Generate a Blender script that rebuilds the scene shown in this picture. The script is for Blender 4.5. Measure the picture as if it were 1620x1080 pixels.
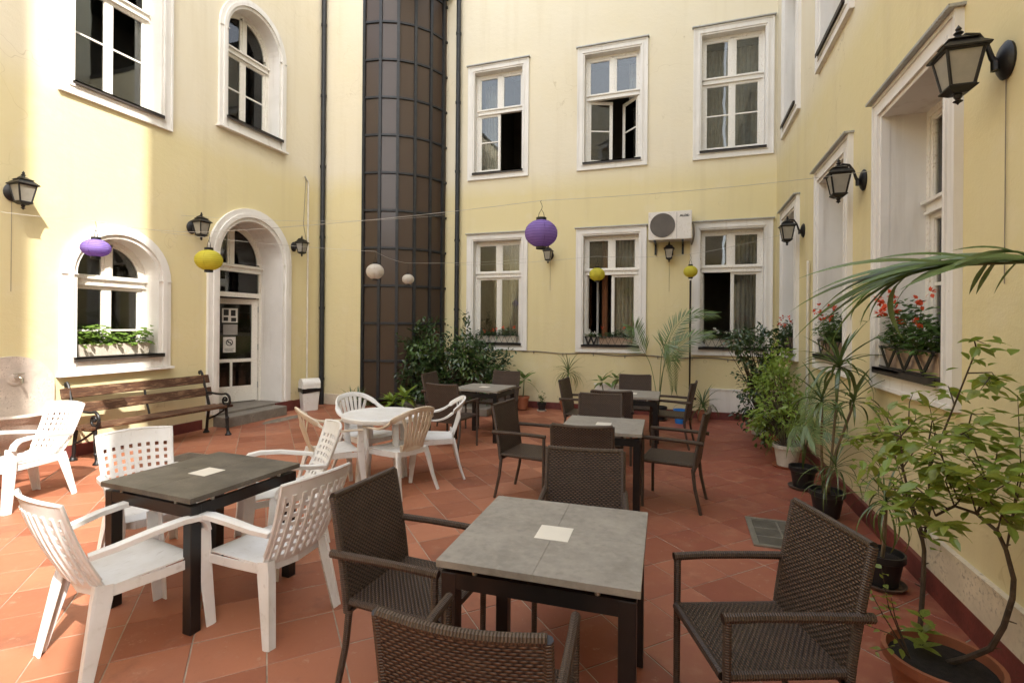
import bpy, bmesh, math, random
from mathutils import Vector, Matrix, Euler
R = math.radians
PI = math.pi
for o in list(bpy.data.objects): bpy.data.objects.remove(o)
sc = bpy.context.scene
COL = sc.collection

# ------------------------------------------------------------------ camera, sky, sun, exposure
YAW, ROLL, CAMH = 0.32935, 0.00812, 1.67
cam_d = bpy.data.cameras.new('camera'); cam = bpy.data.objects.new('camera', cam_d); COL.objects.link(cam)
cam_d.sensor_width = 36; cam_d.lens = 797.0 / 1620 * 36; cam_d.shift_y = -27.0 / 1620
cam_d.clip_start = 0.05; cam_d.clip_end = 500
cam.matrix_world = Matrix.Translation((0, 0, CAMH)) @ Matrix.Rotation(YAW, 4, 'Z') @ Matrix.Rotation(PI / 2, 4, 'X') @ Matrix.Rotation(ROLL, 4, 'Z')
sc.camera = cam
SUN_H = (-0.786, 0.618); SUN_EL = R(45)
w = bpy.data.worlds.new('World'); sc.world = w; w.use_nodes = True
nt = w.node_tree; bgn = nt.nodes['Background']
sky = nt.nodes.new('ShaderNodeTexSky'); sky.sky_type = 'NISHITA'; sky.sun_disc = False
sky.sun_elevation = SUN_EL; sky.sun_rotation = math.atan2(-SUN_H[0], -SUN_H[1])
sky.air_density = 1.0; sky.dust_density = 2.0; sky.ozone_density = 0.6
hs = nt.nodes.new('ShaderNodeHueSaturation'); hs.inputs['Saturation'].default_value = 0.40
nt.links.new(sky.outputs[0], hs.inputs['Color'])
tn = nt.nodes.new('ShaderNodeMix'); tn.data_type = 'RGBA'; tn.blend_type = 'MULTIPLY'; tn.inputs[0].default_value = 1
tn.inputs[7].default_value = (1.0, 0.985, 0.955, 1)
nt.links.new(hs.outputs[0], tn.inputs[6]); nt.links.new(tn.outputs[2], bgn.inputs[0])
bgn.inputs[1].default_value = 0.15
sun_d = bpy.data.lights.new('sun', 'SUN'); sun_d.energy = 2.0; sun_d.angle = R(0.6); sun_d.color = (1, 0.94, 0.86)
sun = bpy.data.objects.new('sun', sun_d); COL.objects.link(sun)
sd = Vector((SUN_H[0] * math.cos(SUN_EL), SUN_H[1] * math.cos(SUN_EL), -math.sin(SUN_EL)))
sun.rotation_euler = sd.to_track_quat('-Z', 'Y').to_euler(); sun.location = (10, -10, 20)
vs = sc.view_settings; vs.view_transform = 'Standard'; vs.look = 'None'; vs.exposure = 2.3; vs.gamma = 1
vs.use_curve_mapping = False
sc.cycles.max_bounces = 7; sc.cycles.diffuse_bounces = 4; sc.cycles.glossy_bounces = 3; sc.cycles.transparent_max_bounces = 12

# ------------------------------------------------------------------ materials
class NT:
    def __init__(s, name):
        s.m = bpy.data.materials.new(name); s.m.use_nodes = True; s.t = s.m.node_tree
        s.t.nodes.clear(); s.out = s.n('OutputMaterial'); s.b = s.n('BsdfPrincipled'); s.l(s.b.outputs[0], s.out.inputs[0])
    def n(s, typ, **kw):
        nd = s.t.nodes.new('ShaderNode' + typ)
        for k, v in kw.items(): setattr(nd, k, v)
        return nd
    def l(s, a, b): s.t.links.new(a, b)
    def val(s, sock, v):
        if hasattr(v, 'is_output'): s.l(v, sock)
        else: sock.default_value = v
    def math(s, op, a, b=0.0, c=0.0):
        nd = s.n('Math', operation=op); s.val(nd.inputs[0], a); s.val(nd.inputs[1], b)
        if op in ('MULTIPLY_ADD', 'COMPARE', 'SMOOTH_MIN'): s.val(nd.inputs[2], c)
        return nd.outputs[0]
    def mix(s, f, a, b, bt='MIX'):
        nd = s.n('Mix', data_type='RGBA', blend_type=bt); s.val(nd.inputs[0], f)
        s.val(nd.inputs[6], a if hasattr(a, 'is_output') else (*a, 1)); s.val(nd.inputs[7], b if hasattr(b, 'is_output') else (*b, 1))
        return nd.outputs[2]
    def noise(s, scale, detail=4, vec=None, rough=0.55):
        nd = s.n('TexNoise'); nd.inputs['Scale'].default_value = scale; nd.inputs['Detail'].default_value = detail
        nd.inputs['Roughness'].default_value = rough
        if vec is not None: s.l(vec, nd.inputs['Vector'])
        return nd.outputs['Fac']
    def ramp(s, f, lo, hi):
        nd = s.n('MapRange'); nd.clamp = True; s.val(nd.inputs[0], f); nd.inputs[1].default_value = lo; nd.inputs[2].default_value = hi
        return nd.outputs[0]
    def bump(s, h, strength=0.3, dist=0.01):
        nd = s.n('Bump'); nd.inputs['Strength'].default_value = strength; nd.inputs['Distance'].default_value = dist
        s.l(h, nd.inputs['Height']); s.l(nd.outputs[0], s.b.inputs['Normal'])
    def pos(s): return s.n('NewGeometry').outputs['Position']
    def obj(s): return s.n('TexCoord').outputs['Object']
    def uv(s): return s.n('TexCoord').outputs['UV']
    def scale(s, vec, sv):
        nd = s.n('VectorMath', operation='MULTIPLY'); s.l(vec, nd.inputs[0]); nd.inputs[1].default_value = sv
        return nd.outputs[0]
    def sep(s, vec):
        nd = s.n('SeparateXYZ'); s.l(vec, nd.inputs[0]); return nd.outputs
    def rnd(s): return s.n('ObjectInfo').outputs['Random']
    def base(s, col, rough=0.5, metal=0.0, spec=None):
        s.val(s.b.inputs['Base Color'], col if hasattr(col, 'is_output') else (*col, 1))
        s.val(s.b.inputs['Roughness'], rough); s.b.inputs['Metallic'].default_value = metal
        if spec is not None: s.b.inputs['Specular IOR Level'].default_value = spec
        return s.m

M = {}
def simple(name, col, rough=0.5, metal=0.0, var=0.12, nscale=6.0, bump=0.0, dirt=None, spec=None):
    t = NT(name); p = t.obj()
    n1 = t.noise(nscale, 5, p); n2 = t.noise(nscale * 9, 3, p)
    f = t.ramp(n1, 0.3, 0.7)
    c = t.mix(f, tuple(x * (1 - var) for x in col), tuple(min(1, x * (1 + var)) for x in col))
    if dirt:
        c = t.mix(t.math('MULTIPLY', t.ramp(n2, 0.52, 0.75), t.ramp(n1, 0.42, 0.62)), c, dirt)
    t.base(c, rough, metal, spec)
    if bump: t.bump(n2, bump, 0.004)
    M[name] = t.m
    return t.m

def mat_plaster():
    t = NT('plaster'); p = t.pos(); x, y, z = t.sep(p)
    big = t.noise(0.7, 5, p); mid = t.noise(3.0, 5, p)
    st = t.noise(1.0, 4, t.scale(p, (5.0, 5.0, 0.28)))
    fine = t.noise(70, 4, p); trowel = t.noise(9, 5, t.scale(p, (1, 1, 1.6)), 0.6)
    line = t.math('ADD', z, t.math('MULTIPLY', t.math('SUBTRACT', mid, 0.5), 0.12))
    f = t.ramp(line, 4.28, 4.75)
    c = t.mix(f, (0.68, 0.592, 0.335), (0.71, 0.648, 0.505))
    c = t.mix(t.math('MULTIPLY', t.ramp(big, 0.38, 0.7), 0.35), c, (0.70, 0.61, 0.40))
    c = t.mix(t.math('MULTIPLY', t.ramp(st, 0.52, 0.75), 0.22), c, (0.50, 0.41, 0.25))
    c = t.mix(t.math('MULTIPLY', t.ramp(mid, 0.56, 0.74), 0.22), c, (0.72, 0.66, 0.53))
    low = t.math('MULTIPLY', t.ramp(t.math('ADD', z, t.math('MULTIPLY', mid, 0.5)), 0.95, 0.3), 0.45)
    c = t.mix(low, c, (0.66, 0.575, 0.40))
    grime = t.math('MULTIPLY', t.ramp(t.noise(14, 6, t.scale(p, (1, 1, 0.5)), 0.7), 0.6, 0.72), t.ramp(z, 0.6, 0.05))
    c = t.mix(t.math('MULTIPLY', grime, 0.75), c, (0.14, 0.115, 0.07))
    hair = t.n('TexVoronoi', feature='DISTANCE_TO_EDGE'); hair.inputs['Scale'].default_value = 0.75
    wv = t.n('VectorMath', operation='ADD'); t.l(p, wv.inputs[0])
    nz = t.n('TexNoise'); nz.inputs['Scale'].default_value = 2.5; t.l(p, nz.inputs['Vector']); t.l(nz.outputs['Color'], wv.inputs[1])
    t.l(wv.outputs[0], hair.inputs['Vector'])
    crack = t.math('MULTIPLY', t.ramp(hair.outputs['Distance'], 0.004, 0.0), t.ramp(big, 0.5, 0.62))
    c = t.mix(t.math('MULTIPLY', crack, 0.5), c, (0.38, 0.30, 0.17))
    t.base(c, 0.92, 0, 0.15)
    t.bump(t.math('ADD', t.math('MULTIPLY', fine, 0.35), trowel), 0.35, 0.012); M['plaster'] = t.m
mat_plaster()

def mat_trim():
    t = NT('trim'); p = t.pos()
    n = t.noise(2.2, 6, p); st = t.noise(1.0, 5, t.scale(p, (9, 9, 0.7))); f = t.noise(40, 4, p)
    c = t.mix(t.ramp(n, 0.35, 0.7), (0.71, 0.685, 0.635), (0.78, 0.755, 0.71))
    c = t.mix(t.math('MULTIPLY', t.ramp(st, 0.55, 0.75), 0.45), c, (0.47, 0.42, 0.35))
    chip = t.math('MULTIPLY', t.ramp(t.noise(22, 6, p, 0.7), 0.66, 0.7), t.ramp(n, 0.5, 0.6))
    c = t.mix(t.math('MULTIPLY', chip, 0.6), c, (0.42, 0.37, 0.30))
    t.base(c, 0.75, 0, 0.25); t.bump(f, 0.2, 0.004); M['trim'] = t.m
mat_trim()
simple('frame_paint', (0.75, 0.72, 0.655), 0.45, var=0.07, nscale=5, bump=0.1, dirt=(0.45, 0.38, 0.28))
simple('sill_metal', (0.055, 0.045, 0.038), 0.55, 0.3, 0.3, 8, 0.2)
simple('zinc', (0.36, 0.36, 0.34), 0.5, 0.5, 0.2, 6, 0.2, dirt=(0.2, 0.16, 0.12))
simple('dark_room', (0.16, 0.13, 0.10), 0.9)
simple('black_iron', (0.012, 0.011, 0.011), 0.42, 0.2, 0.4, 20, 0.25)
simple('pipe_black', (0.018, 0.02, 0.022), 0.5, 0.2, 0.3, 10, 0.15, dirt=(0.06, 0.05, 0.04))
simple('skirting', (0.15, 0.034, 0.027), 0.55, 0, 0.35, 6, 0.35, dirt=(0.07, 0.02, 0.015))
simple('step_stone', (0.19, 0.165, 0.135), 0.8, 0, 0.25, 5, 0.5, dirt=(0.09, 0.08, 0.07))
simple('plinth', (0.62, 0.545, 0.42), 0.9, 0, 0.15, 5, 0.4, dirt=(0.25, 0.21, 0.16))
simple('fountain_stone', (0.54, 0.465, 0.40), 0.85, 0, 0.18, 7, 0.4, dirt=(0.26, 0.2, 0.16))
simple('chrome', (0.55, 0.52, 0.47), 0.28, 1.0, 0.1, 10)
simple('black_paint', (0.008, 0.007, 0.007), 0.38, 0, 0.3, 12, 0.05)
simple('white_tile', (0.72, 0.68, 0.60), 0.35, 0, 0.05, 8)
simple('clear_stud', (0.40, 0.38, 0.34), 0.3, 0.6)
simple('bin_white', (0.68, 0.66, 0.62), 0.4, 0, 0.05, 4, 0, dirt=(0.5, 0.45, 0.38))
simple('bin_bag', (0.008, 0.008, 0.009), 0.3, 0, 0.2, 20, 0.3)
simple('ac_white', (0.66, 0.62, 0.56), 0.45, 0, 0.05, 4, 0, dirt=(0.5, 0.43, 0.34))
simple('ac_dark', (0.12, 0.105, 0.09), 0.6)
simple('cable_grey', (0.22, 0.19, 0.15), 0.7)
simple('conduit', (0.64, 0.60, 0.52), 0.6)
simple('wire', (0.45, 0.43, 0.38), 0.5)
simple('soil', (0.018, 0.013, 0.010), 0.95, 0, 0.5, 40, 1.0)
simple('pot_black', (0.014, 0.014, 0.015), 0.45, 0, 0.2, 8, 0.1)
simple('terracotta', (0.34, 0.115, 0.055), 0.6, 0, 0.15, 6, 0.2, dirt=(0.24, 0.10, 0.06))
simple('pot_white', (0.58, 0.53, 0.45), 0.6, 0, 0.15, 8, 0.2, dirt=(0.3, 0.25, 0.18))
simple('saucer', (0.10, 0.07, 0.05), 0.7, 0, 0.2, 8)
simple('bark', (0.085, 0.060, 0.040), 0.9, 0, 0.35, 25, 0.8)
simple('stem_green', (0.10, 0.12, 0.04), 0.6, 0, 0.25, 10, 0.2)
simple('stem_pale', (0.20, 0.16, 0.10), 0.8, 0, 0.25, 20, 0.5)
simple('blue_plastic', (0.02, 0.20, 0.62), 0.4)
simple('grate_steel', (0.30, 0.28, 0.24), 0.45, 0.6, 0.25, 8, 0.4, dirt=(0.14, 0.11, 0.08))
simple('paper_note', (0.62, 0.60, 0.56), 0.8)
simple('note_grey', (0.30, 0.28, 0.26), 0.8)
simple('ink', (0.02, 0.02, 0.02), 0.8)
simple('cement', (0.20, 0.165, 0.125), 0.9, 0, 0.3, 9, 0.6)
simple('box_terracotta', (0.46, 0.33, 0.24), 0.7, 0, 0.12, 8, 0.2)
mat_sheer2 = simple('sheer_dark', (0.075, 0.055, 0.040), 0.9, 0, 0.35, 9)
simple('curtain_orange', (0.20, 0.075, 0.028), 0.9)
simple('roof_felt', (0.06, 0.055, 0.05), 0.9)
simple('grout', (0.34, 0.28, 0.215), 0.95, 0, 0.3, 12, 0.5)

def mat_tile():
    t = NT('terracotta_tile'); p = t.pos(); x, y, z = t.sep(p)
    pitch = 0.492
    a = t.math('FLOOR', t.math('DIVIDE', t.math('SUBTRACT', t.math('ADD', x, y), 0.03), pitch))
    b = t.math('FLOOR', t.math('DIVIDE', t.math('SUBTRACT', t.math('SUBTRACT', y, x), 3.37), pitch))
    cb = t.n('CombineXYZ'); t.l(a, cb.inputs[0]); t.l(b, cb.inputs[1])
    wn = t.n('TexWhiteNoise'); t.l(cb.outputs[0], wn.inputs[0]); rv = wn.outputs['Value']
    n1 = t.noise(1.1, 5, p); n2 = t.noise(6, 6, p, 0.65); n3 = t.noise(45, 4, p)
    c = t.mix(rv, (0.25, 0.080, 0.040), (0.42, 0.168, 0.092))
    redf = t.math('MULTIPLY', t.ramp(t.math('ADD', t.math('ADD', t.math('MULTIPLY', x, 0.16), t.math('MULTIPLY', y, 0.035)), t.math('MULTIPLY', n1, 0.9)), 0.35, 0.85), 0.85)
    wear = t.ramp(n2, 0.46, 0.60)
    c = t.mix(t.math('MULTIPLY', redf, t.math('SUBTRACT', 1.0, t.math('MULTIPLY', wear, 0.6))), c, (0.25, 0.060, 0.038))
    c = t.mix(t.math('MULTIPLY', t.ramp(n2, 0.56, 0.78), 0.35), c, (0.46, 0.26, 0.17))
    c = t.mix(t.math('MULTIPLY', t.ramp(n1, 0.55, 0.75), 0.45), c, (0.20, 0.085, 0.05))
    c = t.mix(t.math('MULTIPLY', t.ramp(n3, 0.62, 0.75), 0.25), c, (0.14, 0.07, 0.045))
    n4 = t.noise(2.6, 6, p, 0.7)
    c = t.mix(t.math('MULTIPLY', t.ramp(n4, 0.56, 0.66), 0.35), c, (0.15, 0.062, 0.038))
    c = t.mix(t.math('MULTIPLY', t.ramp(t.noise(11, 6, p, 0.75), 0.60, 0.68), 0.5), c, (0.44, 0.27, 0.18))
    t.base(c, t.math('ADD', 0.34, t.math('MULTIPLY', n2, 0.40)), 0, 0.4)
    t.bump(t.math('ADD', n2, t.math('MULTIPLY', n3, 0.4)), 0.22, 0.004); M['tile'] = t.m
mat_tile()

def mat_slate():
    t = NT('slate_top'); p = t.obj()
    n1 = t.noise(4, 6, p, 0.65); n2 = t.noise(26, 5, p, 0.6); n3 = t.noise(140, 2, p)
    c = t.mix(t.ramp(n1, 0.3, 0.7), (0.20, 0.181, 0.156), (0.335, 0.306, 0.264))
    c = t.mix(t.math('MULTIPLY', t.ramp(n2, 0.5, 0.75), 0.55), c, (0.36, 0.33, 0.285))
    c = t.mix(t.math('MULTIPLY', t.ramp(n2, 0.46, 0.3), 0.35), c, (0.13, 0.117, 0.10))
    t.base(c, t.math('ADD', 0.36, t.math('MULTIPLY', n1, 0.30)), 0, 0.5)
    t.bump(t.math('ADD', n2, t.math('MULTIPLY', n3, 0.3)), 0.25, 0.003); M['slate'] = t.m
mat_slate()
simple('slate_dark', (0.095, 0.084, 0.069), 0.42, 0, 0.35, 7, 0.3, dirt=(0.16, 0.14, 0.11))

def mat_rattan():
    # woven panel: uv in metres; strands run along u, each passing over and under stakes
    t = NT('wicker_weave'); u, v, _ = t.sep(t.uv())
    row = t.math('DIVIDE', v, 0.0105); ri = t.math('FLOOR', row); fr = t.math('FRACT', row)
    par = t.math('MODULO', t.math('ABSOLUTE', ri), 2.0)
    ph = t.math('ADD', t.math('DIVIDE', u, 0.027), t.math('MULTIPLY', par, 0.5))
    over = t.math('ADD', t.math('MULTIPLY', t.math('SINE', t.math('MULTIPLY', ph, 2 * PI)), 0.5), 0.5)
    prof = t.math('SUBTRACT', 1.0, t.math('POWER', t.math('ABSOLUTE', t.math('SUBTRACT', t.math('MULTIPLY', fr, 2.0), 1.0)), 2.5))
    h = t.math('MULTIPLY', prof, t.math('ADD', t.math('MULTIPLY', over, 0.85), 0.15))
    nz = t.noise(9, 4, t.obj()); strand = t.n('TexWhiteNoise', noise_dimensions='1D'); t.l(ri, strand.inputs['W'])
    c = t.mix(t.ramp(h, 0.12, 0.8), (0.004, 0.0025, 0.002), (0.150, 0.088, 0.054))  # sheen of the raised strands put into the colour; gaps stay dark
    c = t.mix(t.math('MULTIPLY', strand.outputs['Value'], 0.4), c, (0.03, 0.018, 0.012))
    c = t.mix(t.math('MULTIPLY', t.ramp(nz, 0.5, 0.7), 0.30), c, (0.105, 0.075, 0.052))
    t.base(c, 0.40, 0, 0.45); t.bump(h, 1.0, 0.006); M['weave'] = t.m
    t = NT('wicker_wrap'); u, v, _ = t.sep(t.uv())
    s = t.math('ADD', t.math('DIVIDE', u, 0.0095), t.math('MULTIPLY', v, 0.6))
    h = t.math('ABSOLUTE', t.math('SINE', t.math('MULTIPLY', s, PI)))
    cell = t.n('TexWhiteNoise', noise_dimensions='1D'); t.l(t.math('FLOOR', s), cell.inputs['W'])
    c = t.mix(t.ramp(h, 0.1, 0.8), (0.008, 0.005, 0.004), (0.095, 0.060, 0.040))
    c = t.mix(t.math('MULTIPLY', cell.outputs['Value'], 0.5), c, (0.035, 0.022, 0.015))
    t.base(c, 0.40, 0, 0.5); t.bump(h, 0.8, 0.003); M['wrap'] = t.m
mat_rattan()

def mat_plastic(name, col, stain, amt):
    t = NT(name); p = t.obj()
    n1 = t.noise(5, 5, p); n2 = t.noise(60, 4, t.scale(p, (1, 0.25, 0.25))); 
    c = t.mix(t.math('MULTIPLY', t.ramp(n1, 0.42, 0.72), amt), col, stain)
    c = t.mix(t.math('MULTIPLY', t.ramp(n2, 0.6, 0.75), 0.5), c, (0.40, 0.365, 0.32))
    t.base(c, t.math('ADD', 0.36, t.math('MULTIPLY', n1, 0.25)), 0, 0.45)
    t.b.inputs['Subsurface Weight'].default_value = 0.0
    M[name] = t.m
mat_plastic('plastic_white', (0.72, 0.715, 0.705), (0.56, 0.53, 0.48), 0.55)
mat_plastic('plastic_shaded', (0.66, 0.58, 0.47), (0.52, 0.40, 0.26), 0.7)  # browner copy of the white plastic, shade on the chair backs put into colour

def mat_wood():
    t = NT('bench_wood'); p = t.obj()
    g = t.noise(3, 6, t.scale(p, (2.0, 26, 26)), 0.65); n = t.noise(9, 6, t.scale(p, (0.6, 2, 2)), 0.7)
    c = t.mix(t.ramp(g, 0.3, 0.7), (0.040, 0.018, 0.010), (0.105, 0.045, 0.020))
    pe = t.math('MULTIPLY', t.ramp(n, 0.50, 0.60), t.ramp(g, 0.42, 0.55))
    c = t.mix(t.math('MULTIPLY', pe, 0.7), c, (0.26, 0.16, 0.09))
    t.base(c, 0.6, 0, 0.4); t.bump(t.math('ADD', g, n), 0.5, 0.006); M['wood'] = t.m
mat_wood()

def mat_glass(name, tint=(1, 1, 1), refl=1.0, rough=0.02):
    t = NT(name); t.t.nodes.remove(t.b)
    tr = t.n('BsdfTransparent'); tr.inputs[0].default_value = (*tint, 1)
    gl = t.n('BsdfGlossy'); gl.inputs['Roughness'].default_value = rough
    fr = t.n('Fresnel'); fr.inputs[0].default_value = 1.5
    nz = t.noise(1.3, 2, t.pos()); bp = t.n('Bump'); bp.inputs['Strength'].default_value = 0.06; bp.inputs['Distance'].default_value = 0.02
    t.l(nz, bp.inputs['Height']); t.l(bp.outputs[0], gl.inputs['Normal'])
    mx = t.n('MixShader'); f = t.math('MINIMUM', t.math('ADD', t.math('MULTIPLY', fr.outputs[0], 1.1 * refl), 0.02), 1.0)
    t.l(f, mx.inputs[0]); t.l(tr.outputs[0], mx.inputs[1]); t.l(gl.outputs[0], mx.inputs[2]); t.l(mx.outputs[0], t.out.inputs[0])
    M[name] = t.m
mat_glass('glass', (0.86, 0.88, 0.86))
mat_glass('glass_bronze', (0.30, 0.21, 0.15), 0.40, 0.28)
def bronze_body():
    t = M['glass_bronze'].node_tree; mx = [n for n in t.nodes if n.type == 'MIX_SHADER'][0]; tr = [n for n in t.nodes if n.type == 'BSDF_TRANSPARENT'][0]
    df = t.nodes.new('ShaderNodeBsdfDiffuse'); df.inputs[0].default_value = (0.105, 0.070, 0.047, 1); m2 = t.nodes.new('ShaderNodeMixShader'); m2.inputs[0].default_value = 0.6
    t.links.new(tr.outputs[0], m2.inputs[1]); t.links.new(df.outputs[0], m2.inputs[2]); t.links.new(m2.outputs[0], mx.inputs[1])
bronze_body()

def mat_soft(name, col, trans=0.4, var=0.2, rough=0.6, gloss=0.06, rnd=True, ns=12):
    t = NT(name); t.t.nodes.remove(t.b)
    n = t.noise(ns, 3, t.obj()); f = t.ramp(n, 0.3, 0.7)
    c = t.mix(f, tuple(x * (1 - var) for x in col), tuple(min(1, x * (1 + var)) for x in col))
    if rnd:
        c = t.mix(t.math('MULTIPLY', t.rnd(), 0.5), c, (col[0] * 1.45, col[1] * 1.12, col[2] * 0.7))
    d = t.n('BsdfDiffuse'); tl = t.n('BsdfTranslucent'); g = t.n('BsdfGlossy'); g.inputs['Roughness'].default_value = rough * 0.6
    g.inputs[0].default_value = (0.6, 0.6, 0.6, 1)
    t.l(c, d.inputs[0]); t.l(c, tl.inputs[0])
    a = t.n('MixShader'); a.inputs[0].default_value = trans; t.l(d.outputs[0], a.inputs[1]); t.l(tl.outputs[0], a.inputs[2])
    b = t.n('MixShader'); b.inputs[0].default_value = gloss; t.l(a.outputs[0], b.inputs[1]); t.l(g.outputs[0], b.inputs[2])
    t.l(b.outputs[0], t.out.inputs[0]); M[name] = t.m
mat_soft('leaf_dark', (0.044, 0.085, 0.024), 0.25, 0.35, 0.5, 0.10, False, 3)
mat_soft('leaf_mid', (0.075, 0.135, 0.03), 0.32, 0.35, 0.5, 0.09, False, 3)
mat_soft('leaf_lime', (0.24, 0.34, 0.058), 0.42, 0.25, 0.5, 0.07, False, 3)
mat_soft('leaf_shrub', (0.25, 0.33, 0.055), 0.5, 0.20, 0.5, 0.08)
mat_soft('leaf_palm', (0.125, 0.20, 0.062), 0.3, 0.22, 0.5, 0.10)
mat_soft('leaf_blade', (0.095, 0.15, 0.05), 0.25, 0.25, 0.45, 0.10)
mat_soft('leaf_variegated', (0.12, 0.20, 0.055), 0.3, 0.6, 0.5, 0.08, True, 40)
mat_soft('leaf_geranium', (0.14, 0.23, 0.04), 0.35, 0.2, 0.6, 0.04, False, 4)
mat_soft('petal_red', (0.66, 0.10, 0.04), 0.35, 0.25, 0.7, 0.02, False)
mat_soft('petal_white', (0.70, 0.68, 0.62), 0.35, 0.1, 0.7, 0.02, False)
mat_soft('paper_purple', (0.36, 0.25, 0.64), 0.45, 0.06, 0.8, 0.01, False)
mat_soft('paper_yellow', (0.72, 0.66, 0.10), 0.45, 0.05, 0.8, 0.01, False)
mat_soft('rib_purple', (0.16, 0.10, 0.34), 0.1, 0.05, 0.8, 0.01, False)
mat_soft('rib_yellow', (0.50, 0.44, 0.05), 0.1, 0.05, 0.8, 0.01, False)
mat_soft('rib_white', (0.50, 0.46, 0.40), 0.1, 0.05, 0.8, 0.01, False)
mat_soft('paper_white', (0.74, 0.70, 0.63), 0.45, 0.05, 0.8, 0.01, False)
mat_soft('curtain', (0.50, 0.46, 0.39), 0.3, 0.1, 0.9, 0.0, False)
mat_soft('sheer_brown', (0.30, 0.22, 0.15), 0.4, 0.25, 0.9, 0.0, False, 5)
mat_soft('milk_glass', (0.52, 0.49, 0.42), 0.5, 0.1, 0.3, 0.15, False)

# ------------------------------------------------------------------ mesh builder
class MB:
    def __init__(s): s.v = []; s.f = []; s.u = []; s.has_uv = False
    def face(s, idx, uv=None):
        s.f.append(tuple(idx)); s.u.append(uv)
        if uv: s.has_uv = True
    def quad(s, a, b, c, d, uv=None):
        n = len(s.v); s.v += [tuple(a), tuple(b), tuple(c), tuple(d)]; s.face((n, n + 1, n + 2, n + 3), uv)
    def box(s, x0, x1, y0, y1, z0, z1, b=0.0, mat=None, uvm=False):
        bm = bmesh.new(); bmesh.ops.create_cube(bm, size=1)
        for v in bm.verts: v.co = Vector(((x0 + x1) / 2 + v.co.x * (x1 - x0), (y0 + y1) / 2 + v.co.y * (y1 - y0), (z0 + z1) / 2 + v.co.z * (z1 - z0)))
        if b: bmesh.ops.bevel(bm, geom=list(bm.edges), offset=b, segments=1, affect='EDGES', clamp_overlap=True)
        s.addbm(bm, mat, uvm); bm.free(); return s
    def addbm(s, bm, mat=None, uvm=False):
        n = len(s.v); bm.verts.ensure_lookup_table(); bm.verts.index_update(); bm.normal_update()
        for v in bm.verts: s.v.append(tuple(mat @ v.co) if mat else tuple(v.co))
        for f in bm.faces:
            uv = None
            if uvm:
                nx = abs(f.normal.x); ny = abs(f.normal.y); nz = abs(f.normal.z)
                if nz >= nx and nz >= ny: uv = [(v.co.x, v.co.y) for v in f.verts]
                elif ny >= nx: uv = [(v.co.x, v.co.z) for v in f.verts]
                else: uv = [(v.co.y, v.co.z) for v in f.verts]
            s.face([n + v.index for v in f.verts], uv)
    def tube(s, pts, r, seg=8, caps=True):
        pts = [Vector(p) for p in pts]; n = len(pts); rs = r if isinstance(r, (list, tuple)) else [r] * n
        base = len(s.v); prev = None; L = 0; Ls = []
        for i, p in enumerate(pts):
            t = (pts[min(i + 1, n - 1)] - pts[max(i - 1, 0)]).normalized()
            if i: L += (p - pts[i - 1]).length
            Ls.append(L)
            if prev is None:
                a = Vector((0, 0, 1)) if abs(t.z) < 0.9 else Vector((1, 0, 0)); nx = t.cross(a).normalized()
            else: nx = (prev - t * prev.dot(t)).normalized()
            prev = nx; ny = t.cross(nx)
            for k in range(seg):
                an = 2 * PI * k / seg; s.v.append(tuple(p + (nx * math.cos(an) + ny * math.sin(an)) * rs[i]))
        for i in range(n - 1):
            for k in range(seg):
                k2 = (k + 1) % seg
                s.face((base + i * seg + k, base + i * seg + k2, base + (i + 1) * seg + k2, base + (i + 1) * seg + k),
                       [(Ls[i], k / seg), (Ls[i], (k + 1) / seg), (Ls[i + 1], (k + 1) / seg), (Ls[i + 1], k / seg)])
        if caps:
            s.face([base + k for k in range(seg)][::-1], [(0, 0)] * seg); s.face([base + (n - 1) * seg + k for k in range(seg)], [(0, 0)] * seg)
        return s
    def lathe(s, prof, seg=20, cx=0, cy=0, z0=0, closed=False):
        base = len(s.v); n = len(prof)
        for r, z in prof:
            for k in range(seg):
                a = 2 * PI * k / seg; s.v.append((cx + r * math.cos(a), cy + r * math.sin(a), z0 + z))
        for i in range(n - 1):
            for k in range(seg):
                k2 = (k + 1) % seg; s.face((base + i * seg + k, base + i * seg + k2, base + (i + 1) * seg + k2, base + (i + 1) * seg + k))
        if prof[0][0] > 1e-4: s.face([base + k for k in range(seg)][::-1])
        if prof[-1][0] > 1e-4: s.face([base + (n - 1) * seg + k for k in range(seg)])
        return s
    def sweep(s, pts, secs, side, caps=True):
        """rectangular section (w along side, h across) swept along pts"""
        pts = [Vector(p) for p in pts]; n = len(pts); base = len(s.v)
        for i, p in enumerate(pts):
            t = (pts[min(i + 1, n - 1)] - pts[max(i - 1, 0)]).normalized()
            sv = Vector(side[i] if isinstance(side, list) else side); sv = (sv - t * sv.dot(t)).normalized(); uv = sv.cross(t).normalized()
            w_, h_ = secs[i] if isinstance(secs, list) else secs
            c = 0.22
            for a, b in ((-1, -1 + c), (-1 + c, -1), (1 - c, -1), (1, -1 + c), (1, 1 - c), (1 - c, 1), (-1 + c, 1), (-1, 1 - c)):
                s.v.append(tuple(p + sv * (a * w_ / 2) + uv * (b * h_ / 2)))
        for i in range(n - 1):
            for k in range(8):
                k2 = (k + 1) % 8; s.face((base + i * 8 + k, base + i * 8 + k2, base + (i + 1) * 8 + k2, base + (i + 1) * 8 + k))
        if caps:
            s.face([base + k for k in range(8)][::-1]); s.face([base + (n - 1) * 8 + k for k in range(8)])
        return s
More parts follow.
